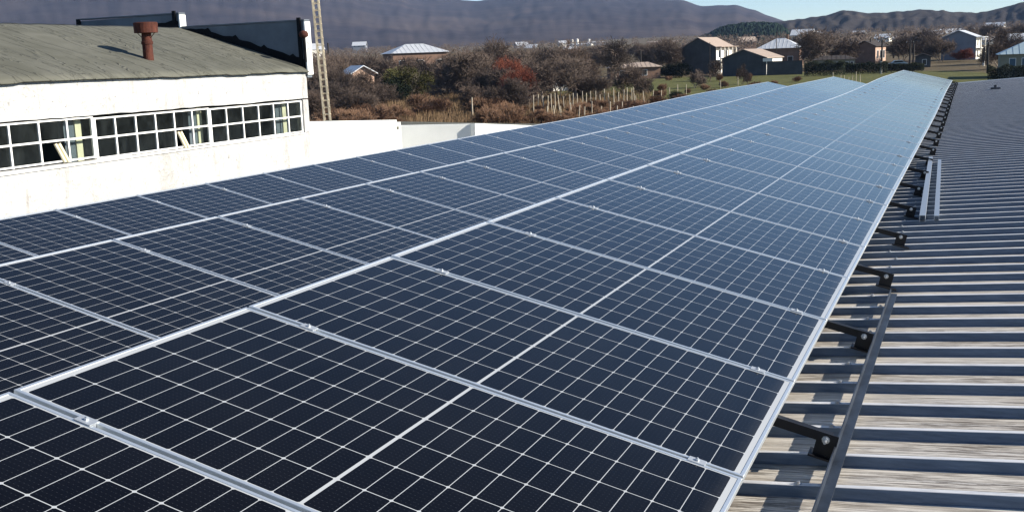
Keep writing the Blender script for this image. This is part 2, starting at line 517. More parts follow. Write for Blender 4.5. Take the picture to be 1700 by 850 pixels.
terrain()
ridge("hills", [(-900, -20), (-500, -60), (-200, -90), (0, -70), (200, -80), (420, -60), (560, -34), (640, -14), (700, -1), (750, 1), (790, 4), (830, 0), (900, -9), (980, -7), (1055, 0), (1131, 1),
                (1165, 11), (1190, 10), (1221, 9), (1250, 17), (1278, 28), (1300, 35), (1320, 58), (1345, 90), (1400, 110)],
      4600, 2900, M['mountain'], "long leafless mountain range rising behind the valley", 3, 1.7, na=420, nr=60, power=1.0, fold=0.085)
ridge("hills", [(1180, 62), (1230, 54), (1290, 36), (1330, 32), (1370, 27), (1385, 22), (1400, 17), (1420, 20), (1440, 23), (1470, 22), (1500, 19), (1530, 17), (1560, 18), (1590, 21), (1620, 22), (1640, 19), (1660, 14), (1700, 3), (1800, -22), (1900, -30), (2200, -10)],
      1900, 900, M['foothill'], "lower scrubby foothills on the far side of the village", 4, 5.2, na=300, nr=40, fold=0.04)
ridge("hills", [(1128, 80), (1150, 67), (1175, 56), (1195, 46), (1215, 41), (1240, 38), (1265, 37), (1290, 39), (1305, 47), (1316, 60), (1330, 78)],
      1150, 330, M['conifer_hill'], "rounded hill covered in dark green conifers behind the village", 4.5, 8.4, na=320, nr=90, fold=0.03, fine=4.5)
for o in [o for o in bpy.data.objects if o.name.startswith("hills")]: o["group"] = "hills around the valley"

# ------------------------------------------------------------------ solar rows
EX = Vector((0.0, 0.99997759, -0.00669504)).normalized()
ES = Vector((0.97040859, -0.00161664, -0.24146334)); ES = (ES - EX * ES.dot(EX)).normalized()
EN = ES.cross(EX).normalized()
ROW0 = [Vector((-2.58018407, 2.3101839, -0.90522853)), Vector((-5.44400226, 4.6980095, -1.11588025)), Vector((-8.26239938, 8.1464149, -1.28443769))]
KR = [(-1, 41), (-1, 39), (-2, 36)]

def rise(y):                                             # the far end of the roof sits a little higher
    t = min(1.0, max(0.0, (y - 24) / 15.0))
    return 0.11 * t * t * (3 - 2 * t)

def frame_mat4(o, x, y, z):
    return Matrix(((x.x, y.x, z.x, o.x), (x.y, y.y, z.y, o.y), (x.z, y.z, z.z, o.z), (0, 0, 0, 1)))

def panel_meshes():
    fw, fe, th = 0.013, 0.013, 0.035
    L, Wd = LEN, PW
    fr = MB()
    fr.box(0, L, 0, fw, -th, 0)
    fr.box(0, L, Wd - fw, Wd, -th, 0)
    fr.box(0, fe, fw, Wd - fw, -th, 0)
    fr.box(L - fe, L, fw, Wd - fw, -th, 0)
    gl = MB().box(fe - 0.001, L - fe + 0.001, fw - 0.001, Wd - fw + 0.001, -0.008, -0.0025)
    cl = []
    for s in (0.143, 0.92):
        c = MB()
        x = s * L
        c.box(x - 0.030, x + 0.030, -GAP - 0.011, 0.011, 0.0005, 0.0035)          # plate over both frames
        c.box(x - 0.030, x + 0.030, -GAP + 0.001, -0.001, -0.028, 0.0008)
        c.lathe([(0.0075, 0.0035), (0.0075, 0.010), (0.005, 0.0105)], (x, -GAP / 2, 0), 6)
        c.tube((x, -GAP / 2, 0.0105), (x, -GAP / 2, 0.014), 0.0035, n=6)
        cl.append(c)
    root = empty("solar_panel")
    a = fr.build("frame", M['alu'], root)
    bv = a.modifiers.new("bevel", 'BEVEL'); bv.width = 0.0012; bv.segments = 1
    b = gl.build("glass", M['glass_pv'], root)
    cs = [c.build("clamp", M['alu_clamp'], root) for c in cl]
    return root, [a, b] + cs

ONES = "zeroth first second third fourth fifth sixth seventh eighth ninth tenth eleventh twelfth thirteenth fourteenth fifteenth sixteenth seventeenth eighteenth nineteenth".split()
TENS = {20: ("twentieth", "twenty"), 30: ("thirtieth", "thirty"), 40: ("fortieth", "forty"), 50: ("fiftieth", "fifty")}
def ordinal(n):
    if n < 20: return ONES[n]
    t, u = n // 10 * 10, n % 10
    return TENS[t][0] if u == 0 else TENS[t][1] + "-" + ONES[u]

p_root, p_parts = panel_meshes()
random.seed(4)
first = True
ROWNAME = ["beside the open metal roof", "in the middle row", "nearest the white building"]
for r in range(3):
    k0, k1 = KR[r]
    for i, k in enumerate(range(k0, k1)):
        if first: o, first = p_root, False
        else:
            o = p_root.copy(); COL.objects.link(o)
            for ch in p_parts:
                c = ch.copy(); COL.objects.link(c); c.parent = o
        y = ROW0[r].y + k * PITCH
        org = ROW0[r] + EX * (k * PITCH) + Vector((0, 0, rise(y)))
        # tiny mounting tolerances, so that neighbouring panes mirror slightly different bits of sky
        jit = Matrix.Rotation(radians(random.uniform(-0.10, 0.10)), 4, 'X') @ Matrix.Rotation(radians(random.uniform(-0.07, 0.07)), 4, 'Y')
        tilt = atan2(rise(y + PITCH) - rise(y), PITCH)
        ex = (EX + Vector((0, 0, tan(tilt)))).normalized()
        en = ES.cross(ex).normalized()
        o.matrix_world = frame_mat4(org, ES, ex, en) @ jit
        lab = "solar panel, %s from the near end %s" % (ordinal(i + 1), ["of the row beside the open metal roof", "of the middle row", "of the row nearest the white building"][r])
        tag(o, lab, "solar panel", "solar panels in three rows")

# ------------------------------------------------------------------ warehouse with the corrugated roof we stand on
RS, RY = 0.0649, -0.0067                                 # slope of the roof across and along
def roof_z(x, y): return -1.575 + RS * (x + 0.49) + RY * (y - 4.2) + 0.35 * rise(y)      # rib tops
RIB, RH = 0.338, 0.046
RX0, RX1, RY0, RY1 = -10.6, 9.0, -3.0, 54.0

def warehouse():
    wh = empty("warehouse", (0, 0, 0))
    tag(wh, "long low building whose bare ribbed metal roof carries the solar panels", "building")
    mb = MB(); rib = []
    ph = 4.60 - RIB * round((4.60 - RY0) / RIB)
    prof = []
    y = ph
    while y < RY1:
        # back top edge of each rib lies at y; the camera side is nearly upright
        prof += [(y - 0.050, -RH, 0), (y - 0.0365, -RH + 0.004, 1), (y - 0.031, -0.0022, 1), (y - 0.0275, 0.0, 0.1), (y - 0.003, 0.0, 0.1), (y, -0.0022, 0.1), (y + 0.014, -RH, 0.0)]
        # two faint stiffening grooves in the pan
        for g in (0.105, 0.190):
            prof += [(y + g - 0.008, -RH, 0), (y + g, -RH + 0.004, 0), (y + g + 0.008, -RH, 0)]
        y += RIB
    nx = 14
    xs = [RX0 + (RX1 - RX0) * i / nx for i in range(nx + 1)]
    for yy, dz, rb in prof:
        for x in xs:
            mb.v.append((x, yy, roof_z(x, yy) + dz)); rib.append(rb)
    n = nx + 1
    for i in range(len(prof) - 1):
        for j in range(nx):
            mb.f.append((i * n + j, i * n + j + 1, (i + 1) * n + j + 1, (i + 1) * n + j))
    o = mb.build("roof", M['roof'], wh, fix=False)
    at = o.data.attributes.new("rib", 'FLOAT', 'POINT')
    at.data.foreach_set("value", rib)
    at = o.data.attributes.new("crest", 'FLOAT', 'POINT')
    at.data.foreach_set("value", [1.0 if 0.05 < q < 0.5 else 0.0 for q in rib])  # rib tops that take the painted highlight
    if o.data.polygons[0].normal.z < 0: o.data.flip_normals()
    # verge flashing at the far end, ridge cap on the high side
    fl = MB()
    ye = prof[-1][0]
    fl.prism([(RX0, ye, roof_z(RX0, ye) - 0.2), (RX1, ye, roof_z(RX1, ye) - 0.2), (RX1, ye, roof_z(RX1, ye) + 0.02), (RX0, ye, roof_z(RX0, ye) + 0.02)], (0, 0.12, 0))
    fl.build("verge_flashing", M['galv'], wh)
    cap = MB()
    cap.prism([(RX1 - 0.25, RY0, roof_z(RX1 - 0.25, RY0) + 0.006), (RX1, RY0, roof_z(RX1, RY0) + 0.06), (RX1 + 0.25, RY0, roof_z(RX1, RY0) - 0.02), (RX1, RY0, roof_z(RX1, RY0) + 0.03)], (0, ye - RY0, roof_z(0, ye) - roof_z(0, RY0)))
    cap.build("ridge_cap", M['galv'], wh)
    w = MB()
    w.box(RX0 + 0.3, RX1 * 2 - RX0 - 0.3, RY0 + 0.3, ye - 0.3, -7.7, roof_z(RX0, ye) - 0.15)
    w.build("wall", M['white_annex'], wh)
    back = MB()
    back.add([(RX1, RY0, roof_z(RX1, RY0)), (RX1, ye, roof_z(RX1, ye)), (RX1 * 2 - RX0, ye, roof_z(RX0, ye)), (RX1 * 2 - RX0, RY0, roof_z(RX0, RY0))], [(0, 1, 2, 3)])
    back.build("roof_slope", M['galv'], wh)
    # roofing screws with washers along the near ribs
    sc = MB()
    sc.lathe([(0.013, 0.0), (0.013, 0.003), (0.007, 0.004), (0.007, 0.010), (0.004, 0.011)], (0, 0, 0), 8)
    s0 = sc.build("screw", M['bolt'], wh)
    random.seed(8); k = 0
    for i in range(40):
        yy = 4.60 + RIB * (i - 4) - 0.016
        for xx in (-0.50, 0.95, 2.4):
            if xx > 0 and i % 2: continue
            c = s0 if k == 0 else s0.copy()
            if k: COL.objects.link(c); c.parent = wh
            x2 = xx + random.uniform(-0.04, 0.04)
            c.location = (x2, yy, roof_z(x2, yy) + 0.0005); k += 1
    return wh
warehouse()

# black support struts with bolted feet along the edge of the first row
def struts():
    root = empty("support_strut")
    a = MB()
    a.box(-LEN + 0.05, 0.22, -0.019, 0.019, -0.038, 0.0)            # sloping rail under the panels, local x down the slope
    rail = a.build("rail", M['black_steel'], root)
    f = MB()
    f.box(0.165, 0.245, -0.030, -0.024, -0.090, 0.004)                # upright lug on the camera side
    f.box(0.15, 0.285, -0.055, 0.030, -0.098, -0.090)
    foot = f.build("foot", M['black_steel'], root)
    b = MB()
    Mx = Matrix.Rotation(radians(90), 4, 'X')
    b.lathe([(0.016, 0), (0.016, 0.003), (0.011, 0.0035), (0.011, 0.014), (0.006, 0.015), (0.006, 0.040)], (0.20, -0.030, -0.022), 8, Mx)
    bolt = b.build("bolt", M['bolt'], root)
    return root, [rail, foot, bolt]
s_root, s_parts = struts()
k, yy = 0, 4.60 - 0.016 - RIB
edge0 = ROW0[0] + ES * LEN
while yy < 50.3:
    yk = yy - 0.0
    base = Vector((edge0.x, yk, edge0.z + (yk - edge0.y) * EX.z / EX.y + rise(yk))) - EN * 0.040
    if k == 0: o = s_root
    else:
        o = s_root.copy(); COL.objects.link(o)
        for ch in s_parts:
            c = ch.copy(); COL.objects.link(c); c.parent = o
    o.matrix_world = frame_mat4(base, ES, EX, EN)
    tag(o, "black steel strut foot, %s from the near end along the panel edge" % ordinal(k + 1), "support strut", "support struts along the first row")
    k += 1; yy += RIB * 5

# loose steel lying on the roof
def angle_bar(name, a, b, w, h, t, mat):
    """L-section: one leg flat, one upright on its camera-left side"""
    a, b = Vector(a), Vector(b)
    d = (b - a).normalized(); side = d.cross(Vector((0, 0, 1))).normalized(); up = side.cross(d)
    sec = [(-w / 2, 0), (w / 2, 0), (w / 2, h), (w / 2 - t, h), (w / 2 - t, t), (-w / 2, t)]
    mb = MB().prism([a + side * x + up * z for x, z in sec], b - a)
    o = mb.build(name, mat)
    return o
def on_roof(x, y, dz=0.0): return Vector((x, y, roof_z(x, y) + dz))
bm_ = MB()
A, B = on_roof(-0.405, 7.30, 0.004), on_roof(-0.425, 2.4, 0.004)
d = (B - A).normalized(); side = d.cross(Vector((0, 0, 1))).normalized(); up = side.cross(d)
sec = [(-0.021, 0), (0.021, 0), (0.021, 0.036), (0.016, 0.036), (0.016, 0.005), (-0.021, 0.005)]
bm_.prism([A + side * x + up * z for x, z in sec], B - A)
o = bm_.build("steel_beam", M['dark_steel'])
tag(o, "long dark steel bar lying across the roof ribs beside the nearest strut feet", "steel beam")

def channel(name, a, b, w, h, t, mat, label):
    d = (b - a).normalized(); side = d.cross(Vector((0, 0, 1))).normalized(); up = side.cross(d)
    sec = [(-w / 2, 0), (-w / 2, h), (w / 2, h), (w / 2, 0), (w / 2 - t, 0), (w / 2 - t, h - t), (-w / 2 + t, h - t), (-w / 2 + t, 0)]
    mb = MB().prism([a + side * x + up * z for x, z in sec], b - a)
    tag(mb.build(name, mat), label, "metal rail", "loose metal rails on the roof")
channel("metal_rail", on_roof(-0.355, 10.55, 0.003), on_roof(-0.47, 16.6, 0.003), 0.052, 0.060, 0.004, M['galv_dull'], "loose galvanised rail on the roof, closer to the solar panels of the two")
channel("metal_rail", on_roof(-0.235, 10.60, 0.003), on_roof(-0.345, 16.3, 0.003), 0.044, 0.044, 0.004, M['galv_dull'], "loose galvanised rail on the roof, narrower and farther from the panels")
o = MB().box(-0.16, 0.16, -0.2, 0.2, 0.0, 0.06).lathe([(0.05, 0.06), (0.05, 0.14), (0.02, 0.15)], (0, 0, 0), 10).build("roof_vent", M['dark_steel'])
o.location = on_roof(0.86, 42.6, 0.002)
tag(o, "small dark vent block on the far part of the ribbed roof", "vent")

# ------------------------------------------------------------------ white workshop on the left
XW = -22.0
def on_x(x, y, X=XW):
    d = wray(x, y); return d * (X / d.x)
def on_y(x, y, Y):
    d = wray(x, y); return d * (Y / d.y)
def workshop():
    ws = empty("workshop", (XW, 22, -7.6))
    tag(ws, "white rendered workshop with a strip of windows and a felt roof", "building")
    ws_inv = Matrix.Translation((-XW, -22, 7.6))
    def part(mb, name, mat, parent=ws, **k):
        o = mb.build(name, mat, None, **k); o.parent = parent
        if parent is ws: o.matrix_parent_inverse = ws_inv
        return o
    Y0, Y1 = 8.0, 34.05
    ZT, ZW1, ZW0 = -0.12, -1.07, -2.28                      # eave, window head, window sill
    sl = lambda y: -0.005 * (y - 20)
    xi = XW - 0.30
    # wall below, above and at the end of the window strip, each rough at its edges
    random.seed(3)
    wl_ = MB()
    ys = [Y0 + (Y1 - Y0) * i / 60 for i in range(61)]
    def strip(z0f, z1f, ya, yb):
        pts = [y for y in ys if ya < y < yb]; pts = [ya] + pts + [yb]
        n0 = len(wl_.v)
        for y in pts:
            j0, j1 = z0f(y), z1f(y)
            wl_.v += [(XW, y, j0), (XW, y, j1), (xi, y, j1), (xi, y, j0)]
        m = len(pts)
        for i in range(m - 1):
            a, b = n0 + 4 * i, n0 + 4 * i + 4
            for q in range(4): wl_.f.append((a + q, b + q, b + (q + 1) % 4, a + (q + 1) % 4))
        wl_.f.append((n0, n0 + 1, n0 + 2, n0 + 3)); wl_.f.append((n0 + 4 * m - 4, n0 + 4 * m - 1, n0 + 4 * m - 2, n0 + 4 * m - 3))
    rj = lambda y, a: a * noise.noise(Vector((y * 2.3, a * 50, 1)))
    strip(lambda y: -7.7, lambda y: ZW0 + sl(y) + rj(y, 0.02), Y0, Y1)
    strip(lambda y: ZW1 + sl(y) + rj(y, 0.03), lambda y: ZT + sl(y) + rj(y, 0.05), Y0, Y1)
    YP = 33.72
    strip(lambda y: ZW0 + sl(y) + 0.02, lambda y: ZW1 + sl(y) - 0.03, YP, Y1)
    part(wl_, "wall", M['white_wall'])
    gw = MB().prism([(xi - 0.002, Y1 - 0.3, -7.7), (xi - 14, Y1 - 0.3, -7.7), (xi - 14, Y1 - 0.3, -0.2), (xi - 7, Y1 - 0.3, 1.75), (xi - 0.002, Y1 - 0.3, -0.35)], (0, 0.28, 0))
    part(gw, "gable_wall", M['white_wall'])
    # interior shell
    it = MB()
    it.add([(xi - 6, Y0, -4), (xi - 6, Y1 - .35, -4), (xi - 6, Y1 - .35, -0.6), (xi - 6, Y0, -0.6), (xi, Y0, -4), (xi, Y1 - .35, -4), (xi, Y1 - .35, -0.6), (xi, Y0, -0.6)],
           [(0, 1, 2, 3), (0, 1, 5, 4), (3, 2, 6, 7), (1, 2, 6, 5), (0, 3, 7, 4)])
    part(it, "interior", M['interior'], fix=False)
    # windows: three bays with frames, panes and posts
    mull = []
    px0 = [(38, 246), (163, 246), (371, 246)]
    Yb = [9.0] + [on_x(p, 222).y for p in (160, 353)] + [YP]
    bays = [(Yb[0], Yb[1], 15), (Yb[1], Yb[2], 6), (Yb[2], Yb[3], 6)]
    for bi, (ya, yb, nn) in enumerate(bays):
        fr = MB(); xf = XW - 0.10
        zb, zt = ZW0 + sl((ya + yb) / 2) + 0.02, ZW1 + sl((ya + yb) / 2) - 0.09
        zm = (zb + zt) / 2 + 0.02
        for z, h in ((zb + 0.02, 0.045), (zm, 0.05), (zt, 0.045)):
            fr.bar((xf, ya + 0.002, z + h / 2), (xf, yb - 0.002, z + h / 2), 0.06, h)
        for i in range(nn + 1):
            y = ya + (yb - ya) * i / nn
            w = 0.055 if i not in (0, nn) else 0.08
            y = min(max(y, ya + w / 2 + .003), yb - w / 2 - .003)
            fr.box(xf - 0.026, xf + 0.036, y - w / 2, y + w / 2, zb - 0.02, zt + 0.025)
        f = part(fr, "window", M['white_frame'])
        f["label"] = ["long bay of panes nearest the camera", "middle bay of panes", "far bay of panes by the corner"][bi]
        pn = MB()
        for i in range(nn):
            for j in range(2):
                y0_, y1_ = ya + (yb - ya) * i / nn, ya + (yb - ya) * (i + 1) / nn
                z0_, z1_ = (zb, zm) if j == 0 else (zm, zt)
                if (bi, i, j) in ((0, 13, 0), (1, 4, 0)): continue          # the two vents that stand open
                t1, t2 = random.uniform(-0.006, 0.006), random.uniform(-0.006, 0.006)
                pn.add([(xf + t1, y0_ + .01, z0_ + .01), (xf - t1 + t2, y1_ - .01, z0_ + .01), (xf - t1, y1_ - .01, z1_ - .01), (xf + t1 - t2, y0_ + .01, z1_ - .01)], [(0, 1, 2, 3)])
        p = pn.build("pane", M['pane'], None, fix=False); p.parent = f
    # cream columns behind the glass and the two tilted open vents
    for c in (148, 349, 489):
        y = on_x(c, 222).y
        part(MB().box(xi - 0.32, xi - 0.06, y - 0.12, y + 0.10, -4, -0.7), "column_and_reflection", M['cream'])
        part(MB().box(xi - 0.30, xi - 0.10, y - 0.50, y - 0.123, -4, -0.7), "column_and_reflection", M['parapet_blue'])  # added slab: bluish reflection beside the column, put into its colour
    for c, yy in ((106, 255), (307, 233)):
        p = on_x(c, yy)
        v = MB()
        for q in (-0.05, 0.05):
            v.tube((XW - 0.13 + q * 0.3, p.y + q - 0.07, p.z + 0.26), (XW - 0.02 + q * 0.3, p.y + q + 0.10, p.z - 0.24), 0.045, n=8)
        part(v, "vent", M['cream'])
    part(MB().box(XW, XW + 0.05, Y0, Y1 - .4, ZW0 - 0.09, ZW0 - 0.055), "sill", M['white_frame'])
    # felt roof with a ragged drip edge
    rid = on_y(295, 48, Y1)
    e = Vector((XW + 0.12, Y1, ZT + sl(Y1) + 0.03))
    XR, ZR = rid.x, rid.z
    rf = MB(); nu, nv = 26, 120
    for i in range(nu + 1):
        for j in range(nv + 1):
            y = Y0 + (Y1 - 0.02 - Y0) * j / nv
            u = i / nu
            x = XW + 0.12 + (XR - XW - 0.12) * u
            z = ZT + sl(y) + 0.045 + (ZR - e.z) * (u ** 0.92)
            z += 0.020 * noise.noise(Vector((x * 0.7, y * 0.8, 2))) + 0.022 * max(0, noise.noise(Vector((x * 0.35 + y * 0.5, y * 1.6, 9))))
            if i == 0:
                z -= 0.05 + 0.06 * abs(noise.noise(Vector((0, math.floor(y / 1.05) * 1.7, 4)))); x += 0.02
            rf.v.append((x, y, z))
    n = nv + 1
    for i in range(nu):
        for j in range(nv): rf.f.append((i * n + j, i * n + j + 1, (i + 1) * n + j + 1, (i + 1) * n + j))
    n0 = len(rf.v)
    for j in range(2):
        for xx, zz in ((XR, ZR), (2 * XR - XW, -0.1)): rf.v.append((xx, (Y0, Y1 - .02)[j], zz + sl((Y0, Y1)[j]) + (0.0 if xx == XR else 0)))
    rf.f.append((n0, n0 + 1, n0 + 3, n0 + 2))
    r = part(rf, "roof", M['felt'], smooth=True)
    so = r.modifiers.new("thick", 'SOLIDIFY'); so.thickness = 0.03; so.offset = -1
    # stepped gable parapet: blue-grey face in shade, end faces painted white as if sunlit, tarred foot
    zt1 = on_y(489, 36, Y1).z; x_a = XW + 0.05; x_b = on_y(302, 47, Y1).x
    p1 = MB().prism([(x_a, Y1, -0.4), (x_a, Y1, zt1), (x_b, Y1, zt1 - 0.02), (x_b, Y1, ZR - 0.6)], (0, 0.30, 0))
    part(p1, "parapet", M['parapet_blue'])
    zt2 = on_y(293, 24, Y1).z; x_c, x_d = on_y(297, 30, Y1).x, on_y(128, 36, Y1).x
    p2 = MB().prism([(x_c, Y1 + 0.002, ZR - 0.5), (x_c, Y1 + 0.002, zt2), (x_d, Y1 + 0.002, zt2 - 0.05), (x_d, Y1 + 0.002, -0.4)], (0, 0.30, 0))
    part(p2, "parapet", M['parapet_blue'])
    for x0, x1, zb in ((x_a, x_b, zt1), (x_c, x_d, zt2)):
        part(MB().box(x1, x0 + 0.03, Y1 - 0.03, Y1 + 0.33, zb + 0.002, zb + 0.05), "coping", M['parapet_blue'])
    for x, z0_, z1_ in ((x_a, -0.3, zt1), (x_c, ZR, zt2)):
        part(MB().box(x + 0.002, x + 0.06, Y1 - 0.04, Y1 + 0.31, z0_, z1_ - 0.03), "parapet_lit_end", M['white_annex'])
        part(MB().box(x - 0.26, x - 0.12, Y1 - 0.07, Y1 - 0.003, z0_ + 0.2, z1_ + 0.12), "rail_post", M['tar'])
    part(MB().box(x_d, x_d + 0.18, Y1 - 0.06, Y1 - 0.002, 0, zt2 + 0.03), "rail_post", M['tar'])
    tf = MB(); m = 40
    for i in range(m + 1):
        u = i / m; x = x_a - 0.01 + (x_b - x_a) * u
        zr = e.z + (ZR - e.z) * ((XW + .12 - x) / (XW + .12 - XR)) ** 0.92 if x < XW + .12 else e.z
        h = 0.34 + 0.13 * noise.noise(Vector((x * 1.7, 0, 5))) + (0.10 if i % 9 == 4 else 0) - 0.12 * u
        tf.v += [(x, Y1 - 0.012, zr - 0.08), (x, Y1 - 0.012, min(zr + max(h, 0.1), zt1 - 0.05)), (x, Y1 - 0.55 * (1 - 0.4 * u), zr + 0.035)]
    for i in range(m):
        a = 3 * i
        tf.f += [(a, a + 3, a + 4, a + 1), (a, a + 2, a + 5, a + 3)]
    part(tf, "tar_upstand", M['tar'], fix=False)
    t2 = MB(); m = 30
    for i in range(m + 1):
        u = i / m; x = x_c + (x_d - x_c) * u
        zr = ZR - (x_c - x) * 0.02
        t2.v += [(x, Y1 - 0.012, zr - 0.6), (x, Y1 - 0.012, zr + 0.28 - 0.25 * u + 0.12 * noise.noise(Vector((x * 2.0, 3, 5))))]
    for i in range(m): t2.f.append((2 * i, 2 * i + 2, 2 * i + 3, 2 * i + 1))
    part(t2, "tar_upstand", M['tar'], fix=False)
    return e, XR, ZR, Y1, x_a, zt1
e_, XR, ZR, YG, x_a, zt1 = workshop()

def felt_z(x, y):
    u = (e_.x - x) / (e_.x - XR)
    return -0.12 - 0.005 * (y - 20) + 0.045 + (ZR - e_.z) * max(0, u) ** 0.92

# chimney: find where its foot ray meets the felt
d = wray(247, 101); t = 20.0
while t < 60 and (d * t).z > felt_z((d * t).x, (d * t).y): t += 0.02
foot = d * t
pxm = t / F
ch = empty("chimney_pipe", foot)
tag(ch, "rusty flue pipe with a wide cap standing on the felt roof", "chimney")
hp = 62 * pxm
MB().lathe([(8.5 * pxm, -0.2), (8.2 * pxm, hp * 0.42), (9.4 * pxm, hp * 0.43), (9.4 * pxm, hp * 0.50), (8.4 * pxm, hp * 0.51), (7.6 * pxm, hp * 0.74)], n=20).build("flue", M['rust'], ch, smooth=False)
MB().lathe([(8 * pxm, hp * 0.72), (19 * pxm, hp * 0.725), (19.5 * pxm, hp * 0.98), (18 * pxm, hp), (3 * pxm, hp * 1.005)], n=24).build("cap", M['rust'], ch)
MB().tube((-9 * pxm, 0, hp * .60), (-19 * pxm, 0, hp * .74), 0.012).tube((9 * pxm, 0, hp * .60), (19 * pxm, 0, hp * .74), 0.012).build("brace", M['rust'], ch)

p = on_y(489, 57, YG) ; 
vt = empty("vent_pipe", (x_a + 0.12, YG - 0.25, p.z - 0.5))
tag(vt, "small rusty vent pipe with round cap on the end of the parapet", "vent pipe")
MB().lathe([(0.05, -0.5), (0.05, 0.36)], n=12).build("pipe", M['tar'], vt)
MB().lathe([(0.05, 0.34), (0.15, 0.38), (0.17, 0.47), (0.13, 0.56), (0.03, 0.60)], n=16).build("cap", M['rust'], vt, smooth=True)
hk = MB()
for i in range(8):
    a0, a1 = pi * i / 8, pi * (i + 1) / 8
    hk.tube((0.10 + 0.10 * sin(a0), 0, 0.05 + 0.13 * cos(a0)), (0.10 + 0.10 * sin(a1), 0, 0.05 + 0.13 * cos(a1)), 0.012, n=6)
hk.build("hook", M['tar'], vt)

# ------------------------------------------------------------------ low white annex behind the panels
def annex():
    def at(x, y, t): return wray(x, y) * t
    A, B = at(512, 204.5, 41.0), at(657.5, 201.5, 45.5)
    Cc, Dd = at(659, 209.0, 45.8), at(788, 206.3, 45.9)
    E2, F2 = at(788.5, 205.3, 45.7), at(930, 210.5, 50.5)
    rootp = Vector(((A.x + F2.x) / 2, (A.y + F2.y) / 2, -7.6))
    an = empty("annex_building", rootp)
    tag(an, "low white building with angled parapet walls behind the third solar row", "building")
    inv = Matrix.Translation(-rootp)
    def wall(P, Q, th, lab=None, cap=0.0):
        mb = MB()
        n = Vector((Q.y - P.y, -(Q.x - P.x), 0)).normalized()
        bk = -n * th
        lo = -7.7
        mb.add([P, Q, Q + bk, P + bk, (P.x, P.y, lo), (Q.x, Q.y, lo), (Q.x + bk.x, Q.y + bk.y, lo), (P.x + bk.x, P.y + bk.y, lo)],
               [(0, 1, 2, 3), (4, 5, 1, 0), (5, 6, 2, 1), (6, 7, 3, 2), (7, 4, 0, 3), (4, 7, 6, 5)])
        o = mb.build("wall", M['white_annex'], an); o.matrix_parent_inverse = inv
        if lab: o["label"] = lab
        if cap:
            c = MB().bar(P - n * (th / 2 - 0.012) + Vector((0, 0, 0.05)), Q - n * (th / 2 - 0.012) + Vector((0, 0, 0.05)), th + 0.05, 0.14)
            c = c.build("coping", M['white_annex'], an); c.matrix_parent_inverse = inv
    wall(A, B, 0.3, "sunlit wall with coping", 1)
    wall(B + Vector((0.05, 0.31, -0.05)), Cc + Vector((0, 0.25, 0)), 0.2)
    wall(Cc, Dd, 0.25, "shaded middle wall")
    wall(E2, F2, 0.25, "sunlit far wall")
    back = Vector((2.0, 12, 0))
    rf = MB().prism([A + Vector((0, .35, -0.25)), B + Vector((0, .4, -0.25)), F2 + Vector((0, .3, -0.25)), F2 + Vector((-3, 6, -0.25)), A + Vector((-3, 6, -0.25))], (0, 0, -0.1))
    o = rf.build("roof", M['felt'], an); o.matrix_parent_inverse = inv
annex()

# ------------------------------------------------------------------ lattice mast
def mast():
    b = wray(544, 196) * 66; top = wray(518.5, -60) * 66
    b.z = -7.6 if False else b.z
    ax = (top - b).normalized()
    foot = b + ax * ((-7.6 - b.z) / ax.z)
    m = empty("lattice_mast", foot)
    tag(m, "tall weathered lattice mast leaning slightly behind the white workshop", "mast")
    L = (top - foot).length
    u = Vector((0.82, 0.30, 0)); u = (u - ax * u.dot(ax)).normalized(); v = ax.cross(u)
    w = 0.17
    cor = [(-w, -w), (w, -w), (w, w), (-w, w)]
    for (a, c) in cor:
        MB().bar(u * a + v * c, u * a + v * c + ax * L, 0.07, 0.07, u).build("leg", M['mast'], m)
    rg = MB(); n = int(L / 0.42)
    for i in range(n):
        z = 0.2 + i * 0.42
        for q in range(4):
            a, c = cor[q], cor[(q + 1) % 4]
            P, Q = u * a[0] + v * a[1] + ax * z, u * c[0] + v * c[1] + ax * z
            rg.bar(P, Q, 0.04, 0.04, ax)
    rg.build("bracing", M['mast'], m)
mast()

